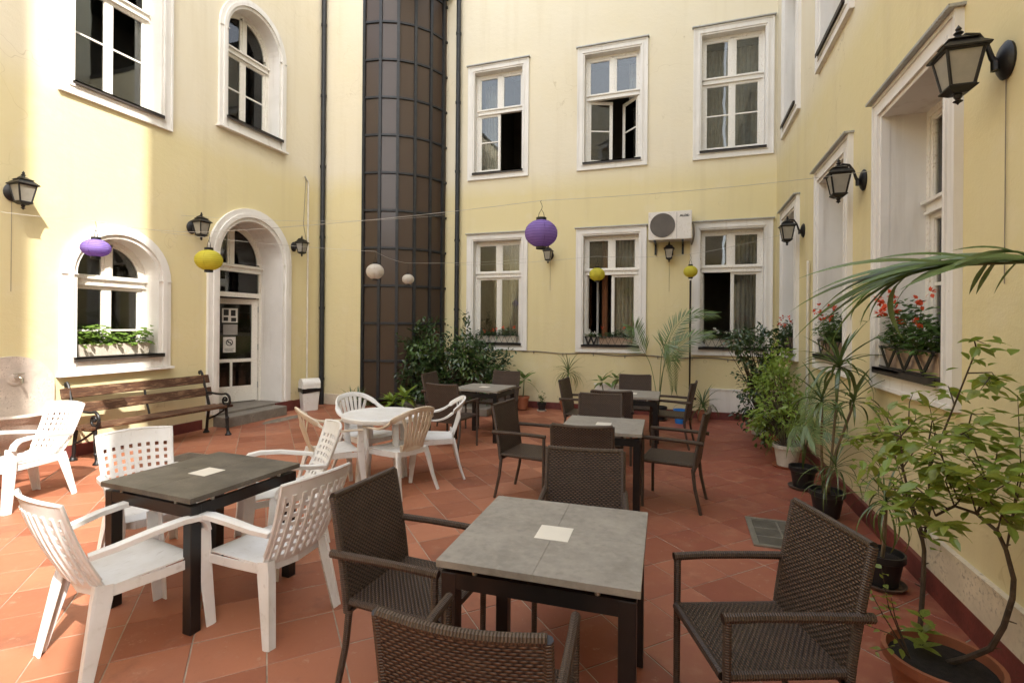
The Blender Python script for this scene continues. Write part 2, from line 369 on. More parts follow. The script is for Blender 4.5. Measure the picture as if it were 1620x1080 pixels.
    def ring(s, outer, inner, y0, y1, closed=True):
        """band between two polylines given as (x,z), extruded from y0 to y1"""
        n = len(outer); rng = range(n if closed else n - 1)
        for i in rng:
            j = (i + 1) % n; o0, o1, i0, i1 = outer[i], outer[j], inner[i], inner[j]
            P = lambda q, y: (q[0], y, q[1])
            s.quad(P(o0, y0), P(o1, y0), P(i1, y0), P(i0, y0)); s.quad(P(o0, y1), P(i0, y1), P(i1, y1), P(o1, y1))
            s.quad(P(o0, y0), P(o0, y1), P(o1, y1), P(o1, y0)); s.quad(P(i0, y0), P(i1, y0), P(i1, y1), P(i0, y1))
        if not closed:
            for i in (0, n - 1):
                o0, i0 = outer[i], inner[i]; s.quad((o0[0], y0, o0[1]), (i0[0], y0, i0[1]), (i0[0], y1, i0[1]), (o0[0], y1, o0[1]))
        return s
    def prism(s, poly, y0, y1):
        """polygon (x,z) extruded along y"""
        n = len(poly); b = len(s.v)
        for y in (y0, y1):
            for p in poly: s.v.append((p[0], y, p[1]))
        s.face([b + i for i in range(n)]); s.face([b + n + i for i in range(n)][::-1])
        for i in range(n):
            j = (i + 1) % n; s.face((b + j, b + i, b + n + i, b + n + j))
        return s
    def leaf(s, pos, d, nrm, L, W, fold=0.25, droop=0.2):
        d = Vector(d).normalized(); nrm = Vector(nrm); nrm = (nrm - d * nrm.dot(d))
        if nrm.length < 1e-4: nrm = d.orthogonal()
        nrm.normalize(); sd_ = d.cross(nrm); p = Vector(pos); b = len(s.v)
        for t, wd in ((0, 0.06), (0.3, 0.85), (0.62, 0.8), (1, 0.0)):
            c = p + d * (L * t) - nrm * (droop * L * t * t)
            if wd == 0: s.v.append(tuple(c)); continue
            s.v += [tuple(c + sd_ * (W * wd / 2) + nrm * (fold * W * wd / 2)), tuple(c), tuple(c - sd_ * (W * wd / 2) + nrm * (fold * W * wd / 2))]
        for i in range(2):
            s.face((b + 3 * i, b + 3 * i + 1, b + 3 * i + 4, b + 3 * i + 3)); s.face((b + 3 * i + 1, b + 3 * i + 2, b + 3 * i + 5, b + 3 * i + 4))
        s.face((b + 6, b + 7, b + 9)); s.face((b + 7, b + 8, b + 9))
        return s
    def mesh(s, name, mat, smooth=False, angle=40):
        me = bpy.data.meshes.new(name); me.from_pydata(s.v, [], s.f)
        if s.has_uv:
            ul = me.uv_layers.new(name='UVMap'); k = 0
            for f, uv in zip(s.f, s.u):
                for j in range(len(f)):
                    if uv: ul.data[k].uv = uv[j]
                    k += 1
        me.materials.append(M[mat] if isinstance(mat, str) else mat)
        me.validate(); me.update()
        if smooth:
            me.polygons.foreach_set('use_smooth', [True] * len(me.polygons)); me.set_sharp_from_angle(angle=R(angle))
        return me
    def build(s, name, mat, parent=None, loc=(0, 0, 0), rz=0, smooth=False, angle=40, kind=None):
        return link(name, s.mesh(name, mat, smooth, angle), parent, loc, rz, kind)

def recalc(me):
    bm = bmesh.new(); bm.from_mesh(me); bmesh.ops.recalc_face_normals(bm, faces=bm.faces); bm.to_mesh(me); bm.free()
def link(name, me, parent=None, loc=(0, 0, 0), rz=0, kind=None):
    o = bpy.data.objects.new(name, me); COL.objects.link(o); o.location = loc
    o.rotation_euler = (0, 0, rz) if not isinstance(rz, (tuple, list)) else rz
    if parent: o.parent = parent
    if kind: o['kind'] = kind
    return o
def tag(o, label, cat, group=None):
    o['label'] = label; o['category'] = cat
    if group: o['group'] = group
    return o
def thing(name, label, cat, loc=(0, 0, 0), rz=0, group=None):
    o = bpy.data.objects.new(name, None); COL.objects.link(o); o.location = loc; o.rotation_euler = (0, 0, rz); o.empty_display_size = 0.1
    return tag(o, label, cat, group)
def copy_tree(o, parent=None):
    c = o.copy(); COL.objects.link(c)
    if parent: c.parent = parent
    for ch in list(o.children): copy_tree(ch, c)
    return c
def place(proto, first, loc, rz, label, group, scale=1.0):
    o = proto if first else copy_tree(proto)
    o.location = loc; o.rotation_euler = (0, 0, rz); o.scale = (scale,) * 3; o['label'] = label; o['group'] = group
    return o

# ------------------------------------------------------------------ dimensions of the court
XR, XL, YB = 1.5, -7.1, 9.75
YS, XT = 8.60, -6.10           # wall face beside the tower, tower's start
TCX, TCY, TR = -6.10, 9.85, 1.25
HW = 8.6                        # height of left and back wings
HR = 19.4                       # right wing

# ------------------------------------------------------------------ floor
fl = MB().box(-12, 6, -12, 15, -0.3, -0.0030).build('floor', 'grout'); fl['kind'] = 'structure'
TP = 0.492; TS = TP / math.sqrt(2)
def tile_mesh():
    bm = bmesh.new(); bmesh.ops.create_cube(bm, size=1)
    for v in bm.verts: v.co = Vector((v.co.x * (TS - 0.0065), v.co.y * (TS - 0.0065), v.co.z * 0.022))
    top = [e for e in bm.edges if all(v.co.z > 0 for v in e.verts)]
    bmesh.ops.bevel(bm, geom=top, offset=0.002, segments=1, affect='EDGES')
    me = bpy.data.meshes.new('tile'); bm.to_mesh(me); bm.free(); me.materials.append(M['tile']); return me
TME = tile_mesh(); rng = random.Random(4)
spots = []
fwd = Vector((-math.sin(YAW), math.cos(YAW))); rgt = Vector((math.cos(YAW), math.sin(YAW)))
for a in range(-45, 46):
    for b in range(-45, 46):
        s_ = 0.03 + TP * (a + 0.5); d_ = 3.37 + TP * (b + 0.5); x = (s_ - d_) / 2; y = (s_ + d_) / 2
        if not (XL - 0.2 < x < XR + 0.2 and -3.1 < y < YB + 0.2): continue
        p = Vector((x, y)); dz = p.dot(fwd); lx = p.dot(rgt)
        vis = dz > 1.9 and abs(lx) < dz * 1.06
        spots.append((0 if vis else 1, dz if dz > 0 else 99, x, y))
spots.sort()
far = MB(); vv = [v.co.copy() for v in TME.vertices]; ff = [tuple(p.vertices) for p in TME.polygons]
for i, (nv, dz, x, y) in enumerate(spots):
    tx = rng.uniform(-0.004, 0.004); ty = rng.uniform(-0.004, 0.004); h = -0.011 + rng.uniform(-0.001, 0.001)
    e = Euler((tx, ty, PI / 4 + rng.uniform(-.003, .003)))
    if i < 300:
        o = link('tile', TME, fl, (x, y, h)); o.rotation_euler = e
    else:
        mt = Matrix.Translation((x, y, h)) @ e.to_matrix().to_4x4(); n = len(far.v)
        far.v += [tuple(mt @ v) for v in vv]
        for f in ff: far.face([n + q for q in f])
far.build('tiles_beyond', 'tile', fl, kind='stuff')

# ------------------------------------------------------------------ walls, windows
def wall_sheet(mb, x0, x1, z0, z1, ops, y=0.0):
    xs = sorted({x0, x1} | {o[0] for o in ops} | {o[1] for o in ops}); zs = sorted({z0, z1} | {o[2] for o in ops} | {o[3] for o in ops})
    for i in range(len(xs) - 1):
        for k in range(len(zs) - 1):
            cx = (xs[i] + xs[i + 1]) / 2; cz = (zs[k] + zs[k + 1]) / 2
            if any(o[0] < cx < o[1] and o[2] < cz < o[3] for o in ops): continue
            mb.quad((xs[i], y, zs[k]), (xs[i + 1], y, zs[k]), (xs[i + 1], y, zs[k + 1]), (xs[i], y, zs[k + 1]))
    for o in ops:
        if len(o) > 4:
            arc = arch_pts((o[0] + o[1]) / 2, (o[1] - o[0]) / 2, o[3] - o[4], o[4])
            for i in range(len(arc) - 1):
                a, b = arc[i], arc[i + 1]; mb.quad((a[0], y, a[1]), (b[0], y, b[1]), (b[0], y, o[3]), (a[0], y, o[3]))
def arch_pts(xc, hw, zs, rise, n=20):
    return [(xc - hw * math.cos(PI * i / n), zs + rise * math.sin(PI * i / n)) for i in range(n + 1)]
def rect(x0, x1, z0, z1): return [(x0, z0), (x0, z1), (x1, z1), (x1, z0)]
def inset(x0, x1, z0, z1, d): return rect(x0 + d, x1 - d, z0 + d, z1 - d)

def sash(win, x0, x1, z0, z1, y, bars=(), hinge=None, ang=0.0, fw=0.05, vbars=()):
    """one casement: frame with glazing bars, and a pane for each light"""
    px = x0 if hinge != 'R' else x1; a = ang if hinge != 'R' else -ang
    L = (px, y, 0); mb = MB(); g = lambda v: v - px
    mb.ring(rect(g(x0), g(x1), z0, z1), inset(g(x0), g(x1), z0, z1, fw), -0.02, 0.02)
    mb.ring(inset(g(x0), g(x1), z0, z1, fw - 0.012), inset(g(x0), g(x1), z0, z1, fw + 0.008), -0.012, 0.014)
    for b in bars: mb.box(g(x0) + fw - 0.005, g(x1) - fw + 0.005, -0.014, 0.014, b - 0.012, b + 0.012)
    mb.build('sash', 'frame_paint', win, L, a)
    cz = [z0 + fw] + list(bars) + [z1 - fw]
    for i in range(len(cz) - 1):
        MB().box(g(x0) + fw - 0.004, g(x1) - fw + 0.004, -0.002, 0.002, cz[i] + 0.003, cz[i + 1] - 0.003).build('pane', 'glass', win, L, a)

def curtain(win, x0, x1, z0, z1, y, mat='curtain', amp=0.018, pitch=0.07, seed=0):
    r = random.Random(seed); mb = MB(); n = max(8, int((x1 - x0) / 0.012)); b = 0
    for i in range(n + 1):
        x = x0 + (x1 - x0) * i / n; yy = y + amp * math.sin(2 * PI * x / pitch + math.sin(x * 17 + seed)) + 0.005 * math.sin(x * 90)
        mb.v += [(x, yy, z0), (x + r.uniform(-.002, .002), yy * 0.6 + y * 0.4, z1)]
    for i in range(n): mb.face((2 * i, 2 * i + 2, 2 * i + 3, 2 * i + 1))
    mb.build('curtain', mat, win, smooth=True, angle=80)

def casement(bld, loc, rz, W, H, left=0.0, right=0.0, bars=True, tran=0.60, cw=0.125, depth=0.16, cornice=True, curt=(), low_sill=False, seed=0, drip=True, label=None):
    """rectangular casement window; local x along wall, y into wall, z up from the casing's foot. returns the opening"""
    hw = W / 2; ox = hw - cw; z0 = cw * 0.95; z1 = H - cw
    win = MB()
    # reveal
    P = [(-ox, z0), (-ox, z1), (ox, z1), (ox, z0)]
    for i in range(4):
        a, b = P[i], P[(i + 1) % 4]; win.quad((a[0], -0.03, a[1]), (b[0], -0.03, b[1]), (b[0], depth + 0.06, b[1]), (a[0], depth + 0.06, a[1]))
    wo = win.build('window', 'trim', bld, loc, rz)
    if label: wo['label'] = label
    c = MB(); c.ring(rect(-hw, hw, 0, H), inset(-hw, hw, 0, H, cw * 0.62), -0.035, 0.03); c.ring(inset(-hw, hw, 0, H, cw * 0.60), inset(-hw, hw, 0, H, cw * 0.80), -0.048, 0.03)
    c.ring(inset(-hw, hw, 0, H, cw * 0.79), inset(-hw, hw, 0, H, cw + 0.004), -0.028, 0.03); c.ring(inset(-hw, hw, 0, H, -0.012), inset(-hw, hw, 0, H, 0.016), -0.046, 0.02)
    c.build('casing', 'trim', wo)
    if cornice:
        k = MB(); y = -0.085
        k.prism([(-hw - 0.035, H + 0.012), (hw + 0.035, H + 0.012), (hw + 0.035, H + 0.030), (-hw - 0.035, H + 0.030)], y, 0.02)
        k.build('flashing', 'zinc', wo)
    s = MB(); s.box(-ox - 0.02, ox + 0.02, -0.075, depth, z0 - 0.004, z0 + 0.016); s.box(-ox - 0.02, ox + 0.02, -0.075, -0.068, z0 - 0.030, z0 + 0.016)
    s.build('sill', 'sill_metal', wo)
    # fixed frame
    fx = MB(); fz0 = z0 + 0.016; fy = depth
    fx.ring(rect(-ox, ox, fz0, z1), inset(-ox, ox, fz0, z1, 0.052), fy - 0.03, fy + 0.05)
    zt = fz0 + (z1 - fz0) * tran
    fx.box(-ox + 0.04, ox - 0.04, fy - 0.045, fy + 0.04, zt - 0.042, zt + 0.042); fx.box(-ox + 0.02, ox - 0.02, fy - 0.075, fy, zt + 0.028, zt + 0.052); fx.box(-ox + 0.03, ox - 0.03, fy - 0.058, fy, zt - 0.052, zt - 0.030)
    fx.box(-0.032, 0.032, fy - 0.03, fy + 0.03, zt + 0.04, z1 - 0.04)
    fx.build('frame', 'frame_paint', wo)
    a, b = -ox + 0.047, ox - 0.047
    for x0, x1 in ((a, -0.027), (0.027, b)): sash(wo, x0, x1, zt + 0.040, z1 - 0.047, fy, fw=0.038)
    lz0, lz1 = fz0 + 0.047, zt - 0.040; bz = [lz0 + (lz1 - lz0) * 0.52] if bars else []
    sash(wo, a, 0.0, lz0, lz1, fy + 0.004, bz, 'L', left); sash(wo, 0.001, b, lz0, lz1, fy + 0.004, bz, 'R', right)
    for cu in curt:
        kind = cu[2] if len(cu) > 2 else 'curtain'; curtain(wo, cu[0] * ox, cu[1] * ox, fz0 + (cu[3] if len(cu) > 3 else 0.05), z1 - 0.03, fy + 0.40, kind, seed=seed)
    return (-ox, ox, z0, z1)

def arched(bld, loc, rz, W, zs, rise, left=0.0, right=0.0, cw=0.17, depth=0.26, name='window', tz=None, bars=(0.5,), base=True, seed=0, curt=()):
    """round-headed window; zs = springing height above the casing's foot"""
    hw = W / 2; ox = hw - cw; z0 = cw if base else 0.0; ri = rise - cw
    mb = MB(); inn = [(-ox, z0)] + arch_pts(0, ox, zs, ri) + [(ox, z0)]
    for i in range(len(inn) - 1):
        a, b = inn[i], inn[i + 1]; mb.quad((a[0], -0.03, a[1]), (b[0], -0.03, b[1]), (b[0], depth + 0.06, b[1]), (a[0], depth + 0.06, a[1]))
    if base: mb.quad((-ox, -0.03, z0), (ox, -0.03, z0), (ox, depth + 0.06, z0), (-ox, depth + 0.06, z0))
    wo = mb.build(name, 'trim', bld, loc, rz)
    c = MB()
    def path(d): return [(-hw + d, 0)] + arch_pts(0, hw - d, zs, rise - d) + [(hw - d, 0)]
    for d0, d1, y in ((0, cw * 0.42, -0.045), (cw * 0.40, cw * 0.72, -0.065), (cw * 0.70, cw + 0.003, -0.035)): c.ring(path(d0), path(d1), y, 0.03, False)
    if base: c.box(-hw + cw, hw - cw, -0.05, 0.03, 0, cw); c.box(-hw - 0.03, hw + 0.03, -0.09, 0.02, -0.035, -0.004)
    for sx in (-1, 1): c.box(sx * (hw - cw / 2) - cw / 2 - 0.004, sx * (hw - cw / 2) + cw / 2 + 0.004, -0.060, 0.03, zs - 0.012, zs - 0.003)
    c.build('casing', 'trim', wo)
    if base:
        s = MB(); s.box(-ox - 0.05, ox + 0.05, -0.10, depth, z0 + 0.002, z0 + 0.022); s.box(-ox - 0.05, ox + 0.05, -0.10, -0.092, z0 - 0.028, z0 + 0.022); s.build('sill', 'sill_metal', wo)
    fy = depth
    if tz is None: tz = zs + 0.06
    f = MB(); fz0 = z0 + (0.022 if base else 0)
    def ip(d): return [(-ox + d, fz0)] + arch_pts(0, ox - d, zs, ri - d) + [(ox - d, fz0)]
    f.ring(ip(0), ip(0.05), fy - 0.03, fy + 0.05, False)
    f.box(-ox + 0.03, ox - 0.03, fy - 0.045, fy + 0.04, tz - 0.045, tz + 0.045); f.box(-ox + 0.01, ox - 0.01, fy - 0.08, fy, tz + 0.028, tz + 0.055); f.box(-ox + 0.02, ox - 0.02, fy - 0.06, fy, tz - 0.056, tz - 0.034)
    f.box(-0.036, 0.036, fy - 0.035, fy + 0.03, tz + 0.03, zs + ri - 0.03)
    fo = f.build('frame', 'frame_paint', wo)
    # lunette panes
    for sx in (-1, 1):
        n = 10; poly = [(sx * 0.036, tz + 0.045)] + [(sx * (ox - 0.05) * math.cos(PI / 2 * i / n), zs + (ri - 0.05) * math.sin(PI / 2 * i / n)) for i in range(n + 1)]
        poly = [(x, max(z, tz + 0.045)) for x, z in poly if sx * x >= 0.03 or True]
        poly = [p for p in poly if abs(p[0]) >= 0.034] + [(sx * 0.036, zs + ri - 0.05)]
        poly = poly if sx > 0 else poly[::-1]
        MB().prism(poly, fy - 0.002, fy + 0.002).build('pane', 'glass', wo)
        rg = MB(); oo = arch_pts(0, ox - 0.048, zs, ri - 0.048, 20); ii = arch_pts(0, ox - 0.09, zs, ri - 0.09, 20)
        hlf = slice(0, 11) if sx < 0 else slice(10, 21)
        rg.ring([(x, max(z, tz + 0.04)) for x, z in oo[hlf]], [(x, max(z, tz + 0.04)) for x, z in ii[hlf]], fy - 0.02, fy + 0.02, False)
        rg.box(min(sx * 0.03, sx * 0.07), max(sx * 0.03, sx * 0.07), fy - 0.02, fy + 0.02, tz + 0.04, zs + ri - 0.06)
        rg.box(min(sx * 0.03, sx * (ox - 0.05)), max(sx * 0.03, sx * (ox - 0.05)), fy - 0.018, fy + 0.018, tz + 0.042, tz + 0.085)
        rg.build('sash', 'frame_paint', wo)
    if base:
        a, b = -ox + 0.047, ox - 0.047; lz0, lz1 = fz0 + 0.03, tz - 0.042; f.v
        bz = [lz0 + (lz1 - lz0) * q for q in bars]
        sash(wo, a, 0.0, lz0, lz1, fy + 0.004, bz, 'L', left, 0.055); sash(wo, 0.001, b, lz0, lz1, fy + 0.004, bz, 'R', right, 0.055)
    for cu in curt: curtain(wo, cu[0] * ox, cu[1] * ox, fz0 + 0.05, tz + 0.3, fy + 0.35, 'curtain', seed=seed)
    return (-ox, ox, z0, zs + ri, ri), wo

def shell(bld, loc, rz, x0, x1, depth, top, floors=(0.02, 4.15)):
    """the rest of a wing behind its court face: floors, back, ends, roof"""
    c = MB()
    for z in floors: c.box(x0 + 0.02, x1 - 0.02, 0.35, depth - 0.3, z, z + 0.12)
    c.box(x0 + 0.01, x1 - 0.01, depth - 0.3, depth, -0.01, top); c.box(x0, x0 + 0.25, 0.03, depth, -0.01, top); c.box(x1 - 0.25, x1, 0.03, depth, -0.01, top)
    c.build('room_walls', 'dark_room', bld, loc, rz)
    r = MB(); r.box(x0 - 0.02, x1 + 0.02, -0.02, depth + 0.02, top, top + 0.12); r.build('roof', 'roof_felt', bld, loc, rz)

def opening(cx, z, op):
    return (cx + op[0], cx + op[1], z + op[2], z + op[3]) + ((op[4],) if len(op) > 4 else ())

# ---- left wing (arched windows, doorway)
LW = thing('plaster_wing', 'cream plaster wing with round-headed windows and an arched doorway', 'building', (XL, 0, 0))
RZL = PI / 2
ops = []
cy = (3.97 + 5.31) / 2
op, w_low = arched(LW, (0, cy, 1.03), RZL, 1.36, 1.22, 0.68, seed=1, tz=1.16, bars=(0.33,)); ops.append(opening(cy, 1.03, op))
cu = (3.95 + 5.31) / 2
op = casement(LW, (0, cu, 4.44), RZL, 1.38, 2.45, tran=0.66, cw=0.15, depth=0.24, cornice=False, seed=2); ops.append(opening(cu, 4.44, op))
ca = (6.10 + 7.53) / 2
op, _ = arched(LW, (0, ca, 4.84), RZL, 1.42, 1.62, 0.71, cw=0.16, depth=0.26, seed=3, tz=1.45, bars=(0.5,), curt=((0.1, 0.9),)); ops.append(opening(ca, 4.84, op))
# doorway
cd = (5.93 + 7.69) / 2; dz = 0.20
op, dw = arched(LW, (0, cd, dz), RZL, 1.76, 2.54, 0.88, cw=0.21, depth=0.50, name='doorway', tz=2.42, base=False, seed=4); ops.append((cd - 0.67, cd + 0.67, 0.02, dz + op[3], op[4]))
dxo = 0.67; DY = 0.50
d = MB(); d.box(-dxo + 0.03, dxo - 0.03, DY - 0.04, DY + 0.04, 1.92, 2.0); d.box(-0.36, -0.28, DY - 0.04, DY + 0.04, 0.0, 1.92)
d.box(-dxo + 0.03, -0.36, DY - 0.03, DY + 0.03, 0.0, 0.14); d.box(-dxo + 0.03, -0.36, DY - 0.03, DY + 0.03, 0.76, 0.84); d.build('transom_frame', 'frame_paint', dw)
MB().box(-dxo + 0.04, dxo - 0.04, DY - 0.003, DY + 0.003, 2.0, 2.38).build('pane', 'glass', dw)
for z0, z1 in ((0.14, 0.76), (0.84, 1.92)): MB().box(-dxo + 0.04, -0.36, DY - 0.003, DY + 0.003, z0, z1).build('pane', 'glass', dw)
# open leaf, hinged on the right jamb, swung inwards
HX, HY, DA = dxo - 0.05, DY + 0.02, R(-24); dl = (HX, HY, 0)
lf = MB(); lf.ring(rect(-0.88, 0, 0.02, 1.90), inset(-0.88, 0, 0.02, 1.90, 0.10), -0.022, 0.022)
lf.box(-0.79, -0.09, -0.02, 0.02, 0.11, 0.30); lf.box(-0.79, -0.09, -0.02, 0.02, 0.74, 0.80); lf.box(-0.465, -0.425, -0.02, 0.02, 0.30, 0.74)
lf.build('door_leaf', 'frame_paint', dw, dl, DA)
for x0, x1, z0, z1 in ((-0.78, -0.10, 0.80, 1.80), (-0.78, -0.465, 0.30, 0.74), (-0.425, -0.10, 0.30, 0.74)):
    MB().box(x0, x1, -0.003, 0.003, z0, z1).build('pane', 'glass', dw, dl, DA)
h = MB(); h.tube([(-0.83, -0.024, 0.98), (-0.83, -0.06, 0.98), (-0.73, -0.06, 0.975)], 0.009); h.box(-0.85, -0.81, -0.032, -0.02, 0.86, 1.06); h.build('handle', 'chrome', dw, dl, DA)
for k, z in enumerate((0.25, 0.95, 1.65)): MB().tube([(0.012, -0.03, z), (0.012, -0.03, z + 0.11)], 0.011).build('hinge', 'zinc', dw, dl, DA)
for (x0, x1, z0, z1, m) in ((-0.60, -0.34, 1.46, 1.72, 'paper_note'), (-0.58, -0.34, 1.24, 1.43, 'note_grey'), (-0.58, -0.37, 0.92, 1.20, 'paper_note')):
    MB().box(x0, x1, -0.0075, -0.0050, z0, z1).build('notice', m, dw, dl, DA)
for x0, x1, z0, z1 in ((-0.575, -0.49, 1.59, 1.70), (-0.455, -0.375, 1.58, 1.69), (-0.575, -0.50, 1.49, 1.56), (-0.45, -0.365, 1.48, 1.55), (-0.555, -0.40, 0.985, 0.992), (-0.555, -0.42, 0.965, 0.972), (-0.54, -0.41, 0.945, 0.952)):
    MB().box(x0, x1, -0.0085, -0.0078, z0, z1).build('printed_mark', 'ink', dw, dl, DA)
nk = MB(); rg = [(-0.475 + 0.06 * math.cos(2 * PI * i / 28), 1.10 + 0.06 * math.sin(2 * PI * i / 28)) for i in range(28)]; ri = [(-0.475 + 0.046 * math.cos(2 * PI * i / 28), 1.10 + 0.046 * math.sin(2 * PI * i / 28)) for i in range(28)]
nk.ring(rg, ri, -0.0086, -0.0078); nk.build('printed_mark', 'ink', dw, dl, DA)
MB().prism([(-0.525, 1.137), (-0.512, 1.148), (-0.425, 1.063), (-0.438, 1.052)], -0.0087, -0.0078).build('printed_mark', 'ink', dw, dl, DA); MB().box(-0.51, -0.445, -0.0084, -0.0078, 1.094, 1.106).build('printed_mark', 'ink', dw, dl, DA)
# the wall itself
mb = MB(); wall_sheet(mb, -12, YS, -0.02, HW, ops); mb.build('wall', 'plaster', LW, (0, 0, 0), RZL)
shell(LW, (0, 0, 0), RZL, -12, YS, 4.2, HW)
sk = MB(); sk.box(-12, cd - 0.95, -0.025, 0.01, -0.01, 0.15, 0.004); sk.build('skirting', 'skirting', LW, (0, 0, 0), RZL)
sk = MB(); sk.box(cd + 0.62, YS, -0.03, 0.01, -0.01, 0.18, 0.004); sk.box(cd + 0.52, cd + 0.95, -0.05, 0.50, -0.01, 0.19, 0.004); sk.build('skirting', 'skirting', LW, (0, 0, 0), RZL)
st = MB(); st.box(cd - 0.74, cd + 0.52, -0.30, 0.62, -0.01, 0.165, 0.012); st.build('door_step', 'step_stone', LW, (0, 0, 0), RZL)
MB().box(cd - 0.66, cd + 0.66, -0.02, 0.75, 0.165, 0.20, 0.006).build('threshold', 'step_stone', LW, (0, 0, 0), RZL)

# ---- return wall beside the tower (belongs to the left wing)
mb = MB(); wall_sheet(mb, XL, XT, -0.02, HW, []); mb.box(XT - 0.06, XT - 0.001, 0.001, 0.35, -0.02, HW); mb.build('return_wall', 'plaster', LW, (-XL, YS, 0), 0)
MB().box(XL, XT - 0.02, -0.02, 0.01, 0.0, 0.22, 0.004).build('plinth', 'plinth', LW, (-XL, YS, 0), 0)

# ---- glazed stair tower
ST = thing('stair_tower', 'curved bronze-glass stair tower with dark steel grid', 'tower', (TCX, TCY, 0))
NC = 6; rows = [0.02 + 0.15] + [0.92 + 0.751 * k for k in range(12)]
rows = [z for z in rows if z < HW] + [HW]
def tp(k, r=TR):
    a = R(94) * k / NC; return (r * math.sin(a), -r * math.cos(a))
for k in range(NC + 1):
    x, y = tp(k); a = R(94) * k / NC
    MB().box(-0.028, 0.028, -0.045, 0.045, 0, HW).build('mullion', 'pipe_black', ST, (x, y, 0), a)
for z in rows:
    mb = MB(); pts = [(*tp(k), z) for k in range(NC + 1)]
    mb.sweep(pts, (0.065, 0.05), [(math.sin(R(94) * k / NC), -math.cos(R(94) * k / NC), 0) for k in range(NC + 1)]); mb.build('rail', 'pipe_black', ST)
prng = random.Random(9)
for i in range(len(rows) - 1):
    for k in range(NC):
        x0, y0 = tp(k); x1, y1 = tp(k + 1); mx, my = (x0 + x1) / 2, (y0 + y1) / 2; L = math.hypot(x1 - x0, y1 - y0) / 2 - 0.02
        o = MB().box(-L, L, -0.004, 0.004, -(rows[i + 1] - rows[i]) / 2 + 0.02, (rows[i + 1] - rows[i]) / 2 - 0.02).build('pane', 'glass_bronze', ST, (mx, my, (rows[i] + rows[i + 1]) / 2), math.atan2(y1 - y0, x1 - x0))
        o.rotation_euler.x = prng.uniform(-.012, .012); o.rotation_euler.z += prng.uniform(-.012, .012)
c = MB(); c.box(-0.9, 1.4, 2.0, 2.2, 0, HW); c.box(-1.1, -0.9, -1.2, 2.2, 0, HW)
for z in (2.0, 4.15, 6.3, 8.4): c.box(-0.9, 1.0, 0.3, 2.0, z, z + 0.18)
c.build('stair_core', 'dark_room', ST)
for k, z0, z1 in ((0, 0.3, HW - 0.1), (1, 5.4, HW - 0.1)):
    x0, y0 = tp(k, TR - 0.10); x1, y1 = tp(k + 1, TR - 0.10); mb = MB(); n = 24
    for i in range(n + 1):
        t = i / n; q = 0.018 * math.sin(i * 1.9); mb.v += [(x0 + (x1 - x0) * t, y0 + (y1 - y0) * t + q, z0), (x0 + (x1 - x0) * t, y0 + (y1 - y0) * t + q, z1)]
    for i in range(n): mb.face((2 * i, 2 * i + 2, 2 * i + 3, 2 * i + 1))
    mb.build('curtain', 'sheer_dark' if k else 'sheer_brown', ST, smooth=True, angle=80)
MB().box(-1.2, 1.4, -1.3, 2.2, HW, HW + 0.12).build('roof', 'roof_felt', ST)

# ---- back wing
BW = thing('plaster_wing', 'yellow and cream plaster wing with six tall casement windows facing the court', 'building', (0, YB, 0))
ops = []
k = YB / 10.4
wx = [((-4.611 - 3.22) / 2 * k, 1.31), ((-2.13 - 0.738) / 2 * k, 1.31), ((0.15 + 1.525) / 2 * k, 1.30)]
for i, (cx, W) in enumerate(wx):
    lo = dict(left=(0, R(72), R(86))[i], right=0.0, bars=False)
    up = dict(left=(0, R(22), 0)[i], right=(R(80), R(48), 0)[i], bars=True)
    op = casement(BW, (cx, 0, 1.155), 0, W, 2.375, tran=0.665, seed=10 + i, curt=(((0.15, 0.95),), ((0.1, 0.9), (-0.45, -0.25, 'curtain_orange')), ((0.1, 0.9),))[i], **lo); ops.append(opening(cx, 1.155, op))
    op = casement(BW, (cx, 0, 4.685), 0, W, 2.36, tran=0.62, seed=20 + i, curt=(((-0.95, -0.45),), ((0.5, 0.95),), ((-0.95, 0.95),))[i], **up); ops.append(opening(cx, 4.685, op))
mb = MB(); wall_sheet(mb, TCX + TR - 0.05, XR, -0.02, HW, ops); mb.build('wall', 'plaster', BW)
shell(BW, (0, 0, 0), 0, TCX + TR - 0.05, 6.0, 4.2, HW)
MB().box(TCX + TR, XR - 0.01, -0.03, 0.01, -0.01, 0.13, 0.004).build('skirting', 'skirting', BW)
for x0, x1, z0, z1 in ((-1.62, -1.08, 0.22, 0.52), (0.44, 1.25, 0.13, 0.52)):
    p = MB(); p.box(x0, x1, -0.022, 0.01, z0, z1, 0.004); p.box(x0 - 0.02, x1 + 0.02, -0.035, 0.01, z1, z1 + 0.03); p.build('vent_panel', 'trim', BW)
# wall cable with clips, drain pipe, conduit
cb = MB(); pts = [(-3.1 + i * 0.12, -0.012, 1.125 - 0.05 * i / 38 + 0.012 * math.sin(i * 0.7)) for i in range(38)]; cb.tube(pts, 0.010, 6)
for i in range(2, 38, 5): cb.box(pts[i][0] - 0.006, pts[i][0] + 0.006, -0.028, 0.004, pts[i][2] - 0.05, pts[i][2] + 0.012)
cb.build('cable', 'cable_grey', BW, smooth=True)
def drain(bld, x, y, z1, sc_=1.0, rz=0):
    d = MB(); d.tube([(x, y, 0.0), (x, y, z1)], 0.048, 12)
    for z in [0.5 + 1.45 * i for i in range(7)]:
        if z < z1 - 0.1: d.tube([(x, y, z), (x, y, z + 0.05)], 0.058, 12); d.box(x - 0.012, x + 0.012, y, y + 0.10, z + 0.012, z + 0.036)
    d.build('drainpipe', 'pipe_black', bld, smooth=True)
drain(BW, -4.54, -0.09, HW)
drain(LW, 0.055, YS - 0.07, HW)
mb = MB(); mb.tube([(0.11, -0.03, 3.25), (0.11, -0.03, 2.60)], 0.022, 8); mb.build('conduit', 'conduit', BW, smooth=True)
